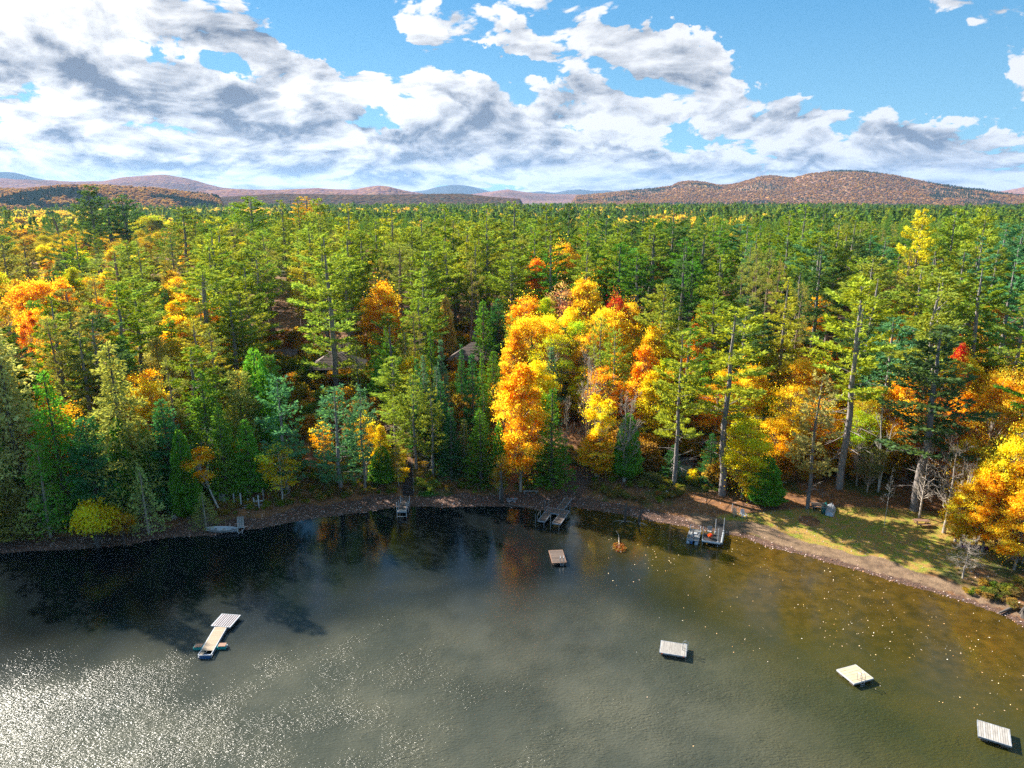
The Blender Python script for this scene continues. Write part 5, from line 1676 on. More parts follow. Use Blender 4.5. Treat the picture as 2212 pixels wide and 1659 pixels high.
M['litter'] = litter_mat('fallen_leaf_litter', [(.35, .15, .10), (.50, .36, .32), (.25, .10, .06), (.60, .50, .46), (.42, .20, .08), (.14, .06, .05), (.48, .30, .24)])
M['float'] = litter_mat('floating_leaf', [(.80, .62, .35), (.75, .35, .08), (.85, .78, .65), (.70, .45, .12), (.8, .7, .5)], .5)
flat_leaves('fallen_leaves', 'pale pink and brown fallen leaves strewn over the beach', lx, ly, lz, rng.uniform(.05, .13, len(lx)), M['litter'])
fx = rng.uniform(-10, 100, 9000); fy = rng.uniform(35, 108, 9000)
fd = -shore_dist(fx, fy)
pr = np.exp(-((fd - 9) / 9) ** 2) * sstep(8, 26, fx) + .05 * sstep(0, 15, fx) + .5 * np.exp(-(fd / 2.5) ** 2) * sstep(0, 10, fx)
pr *= .35 + 1.3 * (fbm2(fx / 6, fy / 6, 2) > .5)
fm_ = (fd > .4) & (rng.random(9000) < pr * .6)
flat_leaves('floating_leaves', 'small pale and orange leaves floating on the golden shallows', fx[fm_], fy[fm_], np.full(fm_.sum(), .012), rng.uniform(.035, .085, fm_.sum()), M['float'])
# ------------------------------------------------------------------ things on the lake and the shore
def rect3(A, B, D, z):
    """frame of a rectangular deck from three corners seen in the photograph (back left, back right, front left)"""
    a, b, d = (on_plane(*p, z) for p in (A, B, D))
    w = (b - a).length; l = (a - d).length
    if w > l: ang = math.atan2((b - a).y, (b - a).x)
    else: ang = math.atan2((a - d).y, (a - d).x) - math.pi / 2
    c = (b + d) / 2
    return Vector((c.x, c.y, 0)), ang, w, l


def planks(root, name, n, w, l, z, mats, along='y', gap=.025, th=.035, x0=0.0, y0=0.0, jit=.006):
    """n boards; along='y' boards run front to back, laid side by side over the width w"""
    span = w if along == 'y' else l
    step = span / n
    base = {}
    for i in range(n):
        mt = mats[i % len(mats)]
        if mt not in base:
            m_ = MB()
            if along == 'y': m_.box((0, 0, 0), (step - gap, l, th))
            else: m_.box((0, 0, 0), (w, step - gap, th))
            base[mt] = m_.mesh(name, M[mt])
        t = -span / 2 + (i + .5) * step
        o = link(name, base[mt], root, (x0 + t, y0, z + random.uniform(-jit, jit)) if along == 'y' else (x0, y0 + t, z + random.uniform(-jit, jit)))
        o.rotation_euler.z = random.uniform(-.003, .003)


def ladder(root, x, y, ang, z0, mat='metal', w=.42, name='ladder'):
    m_ = MB()
    R = Matrix.Rotation(ang, 3, 'Z')
    q = lambda a, b, c: tuple(Vector((x, y, 0)) + R @ Vector((a, b, c)))
    for s in (-1, 1):
        pts = [(s * w / 2, .35, z0), (s * w / 2, .35, z0 + .55), (s * w / 2, .28, z0 + .75), (s * w / 2, .05, z0 + .82), (s * w / 2, -.16, z0 + .70), (s * w / 2, -.18, -.5)]
        m_.tube([q(*p) for p in pts], .028, 6)
    for zz in (-.25, .0, .22):
        m_.tube([q(-w / 2, -.18, zz), q(w / 2, -.18, zz)], .024, 6)
    m_.build(name, M[mat], root)


def raft(name, label, A, B, D, z, boards, mats, along='y', side='metal', floatm='black', lad=None, group=None, bumper=False):
    c, ang, w, l = rect3(A, B, D, z)
    root = thing(name, label, 'swim raft', (c.x, c.y, 0), ang, group)
    planks(root, 'plank', boards, w, l, z - .02, mats, along)
    fr = MB()
    for s in (-1, 1):
        fr.box((0, s * (l / 2 + .025), z - .07), (w + .10, .05, .15))
        fr.box((s * (w / 2 + .025), 0, z - .07), (.05, l - .002, .15))
    fr.build('edge_frame', M[side], root)
    for s in (-1, 1):
        f_ = MB(); f_.box((s * w * .32, 0, z - .29), (w * .24, l * .92, .27)); f_.build('float', M[floatm], root)
    if lad: ladder(root, lad[0] * w, lad[1] * l, lad[2], z)
    if bumper:
        for s in (-1, 1):
            MB().box((s * w * .42, -l / 2 - .07, z - .08), (.16, .05, .10)).build('bumper', M['orange'], root)
    return root, w, l, ang


def dockpost(root, x, y, z0, z1, r=.035, mat='metal', name='post', foot=False):
    m_ = MB(); m_.tube([(x, y, z0), (x, y, z1)], r, 8)
    o = m_.build(name, M[mat], root)
    return o


# striped swim raft with its long gangway
r_, w_, l_, a_ = raft('swim_raft', 'square brown and lilac striped swim raft at the far end of the tan gangway',
                      (479.9, 1325.9), (518.7, 1329.1), (456.7, 1351.1), .42, 17, ['stripe_light', 'wood_brown'], lad=None)
c, ang, w, l = rect3((465.1, 1354.3), (489.1, 1354.1), (434.3, 1405.5), .38)
root = thing('gangway', 'long tan slatted gangway floating on blue and teal barrels beside the striped raft', 'gangway', (c.x, c.y, 0), ang)
planks(root, 'plank', 36, w, l, .37, ['wood_tan'], 'x', gap=.012, th=.03, jit=.003)
tr_ = MB()
for s in (-1, 1):
    tr_.box((s * (w / 2 + .04), -.35, .33), (.07, l + .8, .10)); tr_.box((s * (w / 2 + .04), -.35, .10), (.06, l + .8, .06))
    n_ = 9
    for i in range(n_):
        y0_ = -l / 2 - .6 + (l + .6) * i / n_; y1_ = -l / 2 - .6 + (l + .6) * (i + 1) / n_
        tr_.tube([(s * (w / 2 + .04), y0_, .12), (s * (w / 2 + .04), y1_, .30)], .018, 4)
tr_.box((0, -l / 2 - .72, .33), (w + .15, .07, .10))
tr_.tube([(0, -l / 2 - .05, .33), (-w * .1, -l / 2 - .7, .33)], .02, 4)
tr_.build('truss_frame', M['alu'], root)
MB().box((-.32 * w, -l / 2 - .35, .30), (w * .3, .55, .05)).build('step_board', M['wood_tan'], root)
MB().box((.02, -l / 2 - .62, .10), (w * .9, .42, .30)).build('float', M['blue'], root)
for s in (-1, 1):
    MB().box((s * (w / 2 + .55), -l / 2 + .95, .16), (1.0, .62, .26)).build('side_float', M['teal'], root)
    MB().box((s * (w / 2 + .60), -l / 2 + 1.0, .33), (.75, .60, .04)).build('side_board', M['pinkboard'], root)
MB().tube([(w / 2 + 1.05, -l / 2 + .9, .05), (w / 2 + 1.12, -l / 2 + .9, .38)], .07, 8).build('end_cap', M['white'], root)

raft('swim_raft', 'small brown weathered raft with a ladder just off the aluminium dock', (1186, 1189), (1214.4, 1187.9), (1193.6, 1215.4), .40, 14, ['wood_brown'], 'x',
     side='pinkboard', floatm='pinkboard', lad=(.18, -.5, 0))
raft('swim_raft', 'white raft with thin boards and orange corner bumpers in the olive water', (1429.1, 1383.9), (1483.4, 1392.5), (1425.1, 1408.6), .48, 26, ['wood_white'], 'y',
     side='alu', lad=(.5, .08, math.pi / 2), bumper=True)
raft('swim_raft', 'cream coloured smooth topped raft with a curved ladder', (1849.1, 1435.9), (1884.8, 1464.9), (1809.4, 1446.5), .45, 6, ['wood_cream'], 'y',
     side='white', floatm='wood_brown', lad=(.5, -.1, math.pi / 2))
raft('swim_raft', 'pale ribbed raft nearest the camera in the bottom corner', (2112.9, 1555.7), (2180.6, 1576), (2113.9, 1589.6), .50, 13, ['wood_white'], 'y',
     side='alu', floatm='wood_brown')

# aluminium dock with two fingers
zD = .62
c, ang, w, l = rect3((1185.5, 1097.5), (1229.8, 1104.5), (1178.1, 1106.6), zD)
root = thing('aluminium_dock', 'aluminium framed dock with two fingers and a gangway up to the beach', 'dock', (c.x, c.y, 0), ang)


def section(root, x, y, w, l, rz, z, n, nm='deck_section', along='x', bm='wood_brown', fm='alu', tilt=0.0):
    s_ = bpy.data.objects.new(nm, None); COL.objects.link(s_); s_.parent = root
    s_.location = (x, y, 0); s_.rotation_euler = (0, 0, rz)
    # frame mesh carries the section, boards are its pieces
    fr = MB()
    for s in (-1, 1):
        fr.box((0, s * (l / 2 + .03), z), (w + .12, .06, .16)); fr.box((s * (w / 2 + .03), 0, z), (.06, l - .004, .16))
    o = fr.mesh('edge_frame', M[fm])
    link('edge_frame', o, s_)
    planks(s_, 'plank', n, w, l, z + .05, [bm], along, gap=.02)
    if tilt: s_.rotation_euler.x = tilt
    return s_


section(root, 0, 0, w, l, 0, zD, 12, along='y')
inv = Matrix.Rotation(-ang, 3, 'Z')


def local(v): return inv @ (Vector((v.x, v.y, 0)) - c)


for (A, B, D, n_) in (((1177.5, 1107.7), (1191.4, 1109.8), (1161, 1125.8), 16), ((1206.9, 1112.5), (1222.9, 1115.1), (1193, 1131.1), 16)):
    c2, a2, w2, l2 = rect3(A, B, D, zD)
    q = local(c2)
    section(root, q.x, -l / 2 - l2 / 2 - .08, w2, l2, 0, zD, n_)
c2, a2, w2, l2 = rect3((1221.3, 1074.6), (1234.6, 1077.2), (1201, 1098.6), zD + .2)
q = local(c2)
gs = section(root, q.x, l / 2 + l2 / 2 + .06, w2, l2, 0, zD + .02, 20, tilt=0.0)
hx_ = w / 2
for (x_, y_, h_) in ((-hx_ - .1, l / 2, 1.2), (-hx_ - .1, -l / 2, 1.9), (hx_ + .1, l / 2, 1.7), (hx_ + .1, -l / 2, 1.7)):
    dockpost(root, x_, y_, -1.2, zD + h_)
ql = local(rect3((1177.5, 1107.7), (1191.4, 1109.8), (1161, 1125.8), zD)[0]); qr = local(rect3((1206.9, 1112.5), (1222.9, 1115.1), (1193, 1131.1), zD)[0])
for q_ in (ql, qr):
    dockpost(root, q_.x - .62, -l / 2 - 3.9 * .98, -1.2, zD + 1.4)
    dockpost(root, q_.x + .62, -l / 2 - 3.9 * .98, -1.2, zD + .1)
hr = MB(); hr.tube([(ql.x - .66, -l / 2 - 2.9, zD), (ql.x - .66, -l / 2 - 2.9, zD + .8), (ql.x - .66, -l / 2 - 1.6, zD + .8), (ql.x - .66, -l / 2 - 1.6, zD)], .03, 6)
hr.build('hand_rail', M['metal'], root)

# small pipe dock at the long stairs
c, ang, w, l = rect3((869.1, 1076.2), (885.8, 1074.9), (859.1, 1106.2), .85)
root = thing('pipe_dock', 'narrow brown dock on tall white pipe legs at the foot of the stairs', 'dock', (c.x, c.y, 0), ang)
planks(root, 'plank', 22, w, l * .86, .85, ['wood_brown'], 'x', y0=l * .07)
planks(root, 'front_plank', 3, w, l * .14, .85, ['wood_grey'], 'x', y0=-l * .43)
fr = MB()
for s in (-1, 1): fr.box((s * (w / 2 + .03), 0, .80), (.05, l, .12))
fr.box((0, -l / 2 - .03, .80), (w + .3, .06, .14))
fr.build('edge_frame', M['alu'], root)
for yy, hh_ in ((-l / 2 - .02, 1.5), (-l * .12, .9), (l * .22, .9)):
    for s in (-1, 1): dockpost(root, s * (w / 2 + .10), yy, -1.3, .85 + hh_, .045, 'white')
    MB().tube([(-w / 2 - .1, yy, .74), (w / 2 + .1, yy, .74)], .03, 6).build('cross_pipe', M['white'], root)
MB().tube([(-w / 2 - .1, -l / 2 - .02, .12), (w / 2 + .1, -l / 2 - .02, .12)], .03, 6).build('cross_pipe', M['white'], root)

# long wooden stairs up the bank
b0 = ground(882, 1072); b1 = ground(880, 1003)
root = thing('bank_stairs', 'long dark wooden stairs climbing the bank behind the pipe dock', 'stairs', (b0.x, b0.y, b0.z))
ns = 20
st = MB().box((0, 0, 0), (1.5, .30, .05)).mesh('tread', M['wood_dark'])
for i in range(ns):
    t = i / (ns - 1)
    link('tread', st, root, ((b1.x - b0.x) * t, (b1.y - b0.y) * t, max(0, (b1.z - b0.z) * t) + .22))
for s in (-.8, .8):
    sm_ = MB(); sm_.tube([(s, 0, .12), ((b1.x - b0.x) + s, b1.y - b0.y, b1.z - b0.z + .12)], .07, 4); sm_.build('stringer', M['wood_dark'], root)
for t in (.1, .38, .66, .95):
    MB().tube([((b1.x - b0.x) * t + .85, (b1.y - b0.y) * t, (b1.z - b0.z) * t - .1), ((b1.x - b0.x) * t + .85, (b1.y - b0.y) * t, (b1.z - b0.z) * t + 1.05)], .04, 6).build('rail_post', M['wood_grey'], root)

# dark dock with lift posts, chair and pot plant
zQ = .60
c, ang, w, l = rect3((1520.4, 1150.5), (1559.5, 1156), (1516.4, 1167), zQ)
root = thing('black_dock', 'black planked dock with tall white lift posts and pipe floats at the sandy track', 'dock', (c.x, c.y, 0), ang)
planks(root, 'plank', 15, w, l, zQ, ['wood_dark'], 'y')
c2, a2, w2, l2 = rect3((1557.7, 1127.6), (1570.4, 1130.3), (1550, 1150), zQ)
inv = Matrix.Rotation(-ang, 3, 'Z'); q = local(c2)
planks(root, 'ramp_plank', 14, w2, l2, zQ, ['wood_dark'], 'x', x0=w / 2 - w2 / 2, y0=l / 2 + l2 / 2)
pf = MB(); pf.tube([(-w / 2, -l / 2 - .15, zQ - .05), (w / 2, -l / 2 - .15, zQ - .05)], .16, 10); pf.build('pipe_float', M['metal'], root)
pf = MB(); pf.tube([(w / 2 + .15, -l / 2, zQ - .05), (w / 2 + .15, l / 2 + l2 * .25, zQ - .05)], .16, 10); pf.build('pipe_float', M['metal'], root)
fr = MB(); fr.box((0, 0, zQ - .12), (w - .1, l - .1, .12)); fr.box((w / 2 - w2 / 2, l / 2 + l2 / 2, zQ - .12), (w2 - .1, l2, .12)); fr.build('edge_frame', M['black'], root)
for (x_, y_) in ((-w / 2 + .08, -l / 2 - .05), (w / 2 - .35, -l / 2 - .05), (w / 2 - w2 - .1, l / 2 + .5), (w / 2 + .12, l / 2 + l2 * .35)):
    dockpost(root, x_, y_, -1.2, zQ + 2.0, .045, 'white')
    MB().tube([(x_, y_, zQ - .12), (x_, y_, zQ + .16)], .10, 8).build('post_sleeve', M['white'], root)


def armchair(loc, rz):
    t = thing('tube_chair', 'grey metal framed outdoor chair on the black dock', 'chair', loc, rz)
    m_ = MB()
    for s in (-.3, .3):
        m_.tube([(s, -.28, 0), (s, -.28, .62), (s, .28, .62), (s, .34, 1.0)], .022, 5)
        m_.tube([(s, .28, 0), (s, .28, .62)], .022, 5)
    m_.tube([(-.3, .34, 1.0), (.3, .34, 1.0)], .022, 5)
    m_.build('chair_frame', M['metal'], t)
    MB().box((0, 0, .42), (.54, .52, .05)).build('seat', M['wood_grey'], t)
    MB().box((0, .31, .75), (.54, .05, .45), rx=-.15).build('backrest', M['wood_grey'], t)


pc = on_plane(1532, 1154, zQ)
armchair((pc.x, pc.y, zQ + .02), ang)
pc = on_plane(1533.5, 1163, zQ)
root = thing('potted_plant', 'small potted plant with flame orange foliage on the black dock', 'plant', (pc.x, pc.y, zQ + .02))
MB().tube([(0, 0, 0), (0, 0, .12), (0, 0, .30)], [.14, .16, .19], 10).build('pot', M['black'], root)
r_ = np.random.default_rng(8); n_ = 260; d_ = unit(r_.normal(size=(n_, 3)))
d_[:, 2] = np.abs(d_[:, 2])
po = link('foliage', leaves_mesh('potted_foliage', d_ * r_.uniform(.08, .30, (n_, 1)) + np.array([0, 0, .32]), d_ + r_.normal(0, .4, (n_, 3)), .16, .09, M['leaf'], None, r_), root)
po.color = (.75, .12, .02, 1)

# pontoon boat
c, ang, w, l = rect3((1491.7, 1142.3), (1514.5, 1147.0), (1483.7, 1164.9), .55)
root = thing('pontoon_boat', 'old grey pontoon boat with bow rails and an outboard, moored beside the black dock', 'boat', (c.x, c.y, 0), ang)
for s in (-1, 1):
    p_ = MB(); p_.tube([(s * w * .36, -l * .55, .12), (s * w * .36, l * .42, .12), (s * w * .36, l * .55, .24)], [.26, .26, .05], 10); p_.build('pontoon', M['alu'], root, smooth=True)
planks(root, 'deck_board', 10, w, l, .50, ['wood_grey'], 'y')
fr = MB()
for s in (-1, 1):
    fr.box((s * (w / 2 + .02), 0, .56), (.05, l, .12)); fr.box((0, s * (l / 2 + .02), .56), (w, .05, .12))
fr.build('edge_frame', M['alu'], root)
for s in (-1, 1):
    m_ = MB(); x1 = s * w * .46; x2 = s * w * .20
    m_.tube([(x1, l * .20, .55), (x1, l * .20, 1.2), (x1, l * .47, 1.3), (x2, l * .47, 1.3), (x2, l * .47, .55)], .028, 6)
    m_.tube([(x1, l * .47, .55), (x1, l * .47, 1.3)], .025, 6); m_.tube([(x1, l * .20, .9), (x1, l * .47, .95), (x2, l * .47, .95)], .02, 6)
    m_.build('bow_rail', M['white'], root)
for s in (-1, 1):
    m_ = MB(); m_.tube([(s * w * .47, -l * .45, .55), (s * w * .47, -l * .45, 1.0), (s * w * .47, l * .12, 1.0), (s * w * .47, l * .12, .55)], .025, 6)
    m_.build('side_rail', M['alu'], root)
for (x_, y_, sx_2, sy_2) in ((-.33 * w, -.05 * l, .5, 1.3), (.30 * w, -.28 * l, .55, .5)):
    MB().box((x_, y_, .72), (sx_2, sy_2, .36)).build('bench_seat', M['wood_grey'], root)
MB().box((.12 * w, .02 * l, .70), (.45, .5, .34)).build('console', M['white'], root)
m_ = MB(); m_.tube([(-.05 * w, -l * .5, .35), (-.05 * w, -l * .52, 1.25)], .09, 8); m_.box((-.05 * w, -l * .53, 1.3), (.22, .4, .3)); m_.build('outboard_motor', M['alu'], root)
MB().box((-.05 * w, -l * .55, .30), (.25, .25, .3)).build('motor_cowl', M['blue'], root)
n_ = 500
flat = flat_leaves('leaf_pile', 'brown leaves heaped on the pontoon boat deck', r_.uniform(-.28 * w, .3 * w, n_), r_.uniform(-.3 * l, .28 * l, n_), .54 + r_.uniform(0, .08, n_), r_.uniform(.05, .1, n_), M['litter'])
flat.location = root.location; flat.rotation_euler = root.rotation_euler


# ---- grey rowing boat
def hull(length, beam, depth, mat, name, parent, inner=True, pointed=2, th=.03, flip=False):
    n = 15; k = 9
    V = []; Fq = []
    for sgn, off in ((1, 0.0), (-1, th)):
        for i in range(n):
            t = i / (n - 1) * 2 - 1
            wv = (1 - abs(t) ** 2.3) if pointed == 2 else (1 - max(0, t) ** 2.2) * (.82 + .18 * min(1, (t + 1)))
            wv = max(wv, .02 if pointed == 2 or t > 0 else .6)
            b = beam / 2 * wv - off; b = max(b, .01)
            sheer = .12 * t * t
            for j in range(k):
                a = (j / (k - 1) - .5) * math.pi
                V.append((t * (length / 2 - off), b * math.sin(a), depth * (1 - math.cos(a) ** .7 * (1 - .12 * t * t)) + sheer * (1 - math.cos(a)) + (off if abs(math.sin(a)) < .99 else 0)))
    for s in range(2):
        o = s * n * k
        for i in range(n - 1):
            for j in range(k - 1):
                q = (o + i * k + j, o + (i + 1) * k + j, o + (i + 1) * k + j + 1, o + i * k + j + 1)
                Fq.append(q if s == 0 else q[::-1])
    for j in (0, k - 1):
        for i in range(n - 1): Fq.append((i * k + j, (i + 1) * k + j, n * k + (i + 1) * k + j, n * k + i * k + j))
    if pointed == 1:
        Fq.append(tuple(range(k)))
    if flip: V = [(x, y, -z) for x, y, z in V]; Fq = [f[::-1] for f in Fq]
    me = bpy.data.meshes.new(name); me.from_pydata(V, [], Fq); me.materials.append(M[mat])
    for p in me.polygons: p.use_smooth = True
    me.update()
    return link(name, me, parent)


pa = on_plane(445, 1145, .25); pb = on_plane(515, 1146, .25)
L_ = (pb - pa).length
root = thing('rowing_boat', 'long light grey double ended boat lying along the left beach', 'boat', ((pa.x + pb.x) / 2, (pa.y + pb.y) / 2, .04), math.atan2((pb - pa).y, (pb - pa).x))
hull(L_, 1.45, .50, 'white', 'hull', root)
for x_ in (-.22, .02, .27):
    MB().box((x_ * L_, 0, .30), (.20, 1.0, .035)).build('thwart', M['wood_grey'], root)
MB().box((.36 * L_, 0, .26), (.5, .55, .14)).build('stern_seat', M['blue'], root)
MB().tube([(.16 * L_, -.1, .35), (.19 * L_, .9, .75)], .025, 6).build('oar', M['wood_grey'], root)

pa = ground(519.5, 1122); pb = on_plane(520, 1141, .35)
root = thing('gang_plank', 'short grey plank walk from the bank down to the grey boat', 'plank walk', (pb.x, pb.y, .30), math.atan2((pa - pb).y, (pa - pb).x) - math.pi / 2)
for i in range(3):
    m_ = MB(); m_.box((-.32 + .32 * i, (pa - pb).length / 2, .20), (.29, (pa - pb).length, .05), rx=.06); m_.build('board', M['wood_grey'], root)
pa = on_plane(514.5, 1144, .3); pb = on_plane(527, 1146, .3)
root = thing('mooring_rack', 'small white pipe rack at the water beside the stern of the grey boat', 'mooring rack', (pa.x, pa.y, 0), math.atan2((pb - pa).y, (pb - pa).x))
m_ = MB(); ll = (pb - pa).length
m_.tube([(0, .2, .55), (ll, .2, .65), (ll, -.3, .4), (ll, -.5, -.3)], .035, 6); m_.tube([(ll * .95, -.3, .4), (ll * .5, -.5, .0), (.1, -.3, .3), (0, -.4, -.3)], .035, 6)
m_.build('frame', M['white'], root)

# ---- boathouse deck on the left bank
pd = ground(520, 1096)
zB = pd.z
root = thing('boathouse_deck', 'grey post and beam deck with stairs built into the left bank above the boat', 'deck', (pd.x, pd.y, zB - .2), rad(4))
WB = 6.2
bx0 = -(520 - 474) / 16.2; bx1 = (566 - 520) / 16.2
for i, (x_, y_, z0, z1, mt) in enumerate([(bx0, 0, -1, 2.4, 'wood_grey'), (bx0 + 2.0, .4, -.6, 1.0, 'wood_grey'), ((506.5 - 520) / 16.2, 0, -1.2, 2.3, 'white'), ((522 - 520) / 16.2, 0, -1.2, 2.3, 'white'),
                                          ((536.5 - 520) / 16.2, .3, -.6, 1.3, 'white'), ((550.5 - 520) / 16.2, .3, -.6, 1.4, 'white'), (bx1 - .2, 0, -.9, 1.9, 'white'), (bx1 + .15, 1.3, 0, 2.4, 'wood_grey')]):
    MB().box((x_, y_, (z0 + z1) / 2), (.17, .17, z1 - z0)).build('post', M[mt], root)
MB().box(((bx0 + bx1) / 2, 1.4, .25), (bx1 - bx0, 2.6, .12)).build('platform', M['wood_dark'], root)
MB().box(((bx0 + bx1) / 2, 2.6, .8), (bx1 - bx0 - .3, .12, 1.3)).build('back_board', M['wood_dark'], root)
MB().box(((bx0 + bx1) / 2 + .1, -.02, .35), (bx1 - bx0 + .3, .12, .16)).build('beam', M['wood_grey'], root)
MB().box((.35, -.14, .05), (1.9, .14, .12)).build('beam', M['white'], root)
MB().box((bx1 - 1.6, -.6, -.7), (3.6, .12, .12)).build('low_beam', M['wood_grey'], root)
MB().box((bx1 - .3, .1, .95), (1.4, .1, .12), rz=.1).build('side_rail', M['white'], root)
MB().box((bx0 + 1.9, .35, 1.06), (2.1, .12, .10), ry=-.05).build('yellow_rail', simple('yellow_leaf_covered_rail', (.50, .30, .03)), root)
sm_ = MB().box((0, 0, 0), (1.0, .28, .05)).mesh('tread', M['wood_brown'])
for i in range(9): link('tread', sm_, root, (-.2, .9 + .36 * i, .35 + .30 * i))
for i in range(5): link('tread', sm_, root, (0, -.35 - .42 * i, .05 - .26 * i))
for s in (-.55, .55):
    m_ = MB(); m_.tube([(-.2 + s, .8, .3), (-.2 + s, 4.0, 2.95)], .06, 4); m_.build('stringer', M['wood_dark'], root)
pw = ground(481, 1086)
root = thing('white_cabinet', 'weathered white framed panel leaning on the left end of the boathouse deck', 'panel', (pw.x, pw.y, pw.z - .1), .15)
m_ = MB(); m_.box((0, 0, .65), (.78, .07, 1.15)); m_.build('panel', M['white'], root)
for x_ in (-.25, 0, .25): MB().box((x_, -.05, .65), (.05, .04, 1.0)).build('slat', M['wood_grey'], root)
pr_ = ground(535, 1076)
root = thing('framed_board', 'grey board in a faded red frame beside the boathouse stairs', 'board', (pr_.x, pr_.y, pr_.z + .3), -.1)
MB().box((0, 0, .65), (.75, .05, 1.15)).build('board', M['stone'], root)
m_ = MB()
for s in (-1, 1): m_.box((s * .42, -.01, .65), (.09, .09, 1.3)); m_.box((0, -.01, .65 + s * .62), (.75, .085, .08))
m_.build('frame', M['red'], root)
for s in (-.3, .3): MB().tube([(s, .04, -.5), (s, .04, .1)], .03, 5).build('leg', M['wood_dark'], root)

# stump on the left beach
ps = ground(378, 1122)
root = thing('tree_stump', 'pale forked tree stump on the left beach between cedars', 'stump', ps)
m_ = MB()
for k in range(6):
    a = k * 1.05; m_.tube([(0, 0, .55 + .1 * (k % 3)), (.12 * math.cos(a), .12 * math.sin(a), .35), (.42 * math.cos(a), .42 * math.sin(a), -.05)], [.10, .12, .05], 6)
m_.build('roots', M['bark_birch'], root)
# snag by the orange maple
ps = ground(1085, 1088)
root = thing('dead_snag', 'dark broken trunk standing on the beach left of the stone heap', 'snag', ps)
MB().tube([(0, 0, -.3), (-.05, .0, 1.6), (-.1, .05, 3.3), (-.12, 0, 5.2)], [.27, .23, .17, .06], 8).build('trunk', M['bark_dark'], root, smooth=True)
# stones
st_group = 'stones heaped on the beach by the dark snag'
for i in range(14):
    p = ground(1096 + 3.1 * (i % 8) + random.uniform(-1, 1), 1080 + 4.2 * (i // 8) + random.uniform(-1, 1))
    V_ = unit(rng.normal(size=(14, 3))) * np.array([.26, .22, .18]) * random.uniform(.7, 1.1)
    import bmesh
    bm = bmesh.new()
    for v_ in V_: bm.verts.new(v_)
    bmesh.ops.convex_hull(bm, input=bm.verts)
    me = bpy.data.meshes.new('stone'); bm.to_mesh(me); bm.free(); me.materials.append(M['stone'])
    o = link('stone', me, None, (p.x, p.y, p.z + .10))
    props(o, 'grey stone in the small heap beside the dark snag', 'stone', st_group)
pa, pb = on_plane(1092, 1090, .15), on_plane(1133, 1096, .15)
o = MB().tube([(pa.x, pa.y, .18), ((pa.x + pb.x) / 2, (pa.y + pb.y) / 2, .2), (pb.x, pb.y, .15)], .14, 7).build('beach_log', M['wood_brown'])
props(o, 'brown log laid along the water below the stone heap', 'log')
pp_ = ground(1146, 1066)
root = thing('plank_bench', 'low grey plank bench on the beach left of the aluminium dock', 'bench', pp_)
for y_ in (-.12, .14): MB().box((0, y_, .42), (2.3, .22, .05)).build('seat', M['wood_grey'], root)
for s in (-.9, .9): MB().box((s, 0, .2), (.12, .4, .42)).build('leg', M['wood_grey'], root)

# fallen birch
p0, p1 = ground(1396.4, 1032.7), ground(1452.4, 1078.8)
root = thing('fallen_birch', 'white birch trunk fallen down the bank toward the water', 'log', ((p0 + p1) / 2))
d_ = (p1 - p0) / 2
m_ = MB(); m_.tube([tuple(-d_ + Vector((0, 0, .35))), tuple(-d_ * .4 + Vector((.35, .2, .4))), tuple(d_ * .3 + Vector((.1, .2, .35))), tuple(d_ + Vector((0, 0, .3)))], [.10, .15, .19, .22], 8)
m_.build('trunk', M['bark_birch'], root, smooth=True)
m_ = MB(); m_.tube([tuple(-d_ + Vector((0, 0, .3))), tuple(-d_ * 1.25 + Vector((-.3, .6, .9))), tuple(-d_ * 1.5 + Vector((-.9, 1.6, 1.4)))], [.09, .05, .02], 5); m_.build('branch', M['bark_birch'], root)

# posts standing in the shallows with drowned branches
for (xa, ya, yb, lb) in ((1349.7, 1086, 1128, 'taller dark rotten post standing in the shallows'), (1380, 1103, 1131, 'shorter leaning dark post standing in the shallows')):
    p = on_plane(xa, yb, 0)
    rt = ray(xa + (2 if xa < 1360 else 6), ya); h_ = CAMZ + rt.z * p.y / rt.y
    root = thing('rotten_post', lb, 'post', p)
    MB().tube([(0, 0, -.6), (.05, .05, h_ * .5), (.15 if xa < 1360 else .45, .1, h_)], [.22, .18, .11], 7).build('trunk', M['bark_dark'], root, smooth=True)
    m_ = MB()
    for k in range(3):
        a = random.uniform(2.5, 6.0); m_.tube([(0, 0, .15), (math.cos(a) * .9, math.sin(a) * .6, .28), (math.cos(a) * 1.8, math.sin(a) * 1.1, .05)], [.05, .04, .015], 5)
    m_.build('branch', M['bark_grey'], root)
pbr = on_plane(1338, 1184, 0)
root = thing('drowned_branch', 'orange leaved branch drifting in the water below the rotten posts', 'branch', pbr)
m_ = MB()
for k in range(9):
    a = random.uniform(0, 6.28); m_.tube([(0, 0, .04), (math.cos(a) * .6, math.sin(a) * .6, .12), (math.cos(a) * 1.2, math.sin(a) * 1.2, .02)], [.04, .03, .01], 4)
m_.tube([(0, 0, .05), (.1, 1.2, .2), (.4, 3.4, .12), (.3, 5.0, .05)], [.05, .06, .05, .02], 5)
m_.build('twigs', M['bark_grey'], root)
n_ = 420; rr3 = r_.random(n_) ** .6; aa = r_.uniform(0, 6.28, n_)
po = link('foliage', leaves_mesh('drowned_foliage', np.stack([rr3 * .85 * np.cos(aa), rr3 * 1.3 * np.sin(aa), r_.uniform(.01, .28, n_)], 1), r_.normal(0, 1, (n_, 3)) * np.array([1, 1, .3]), .20, .14, M['leaf'], None, r_), root)
po.color = (.30, .12, .03, 1)


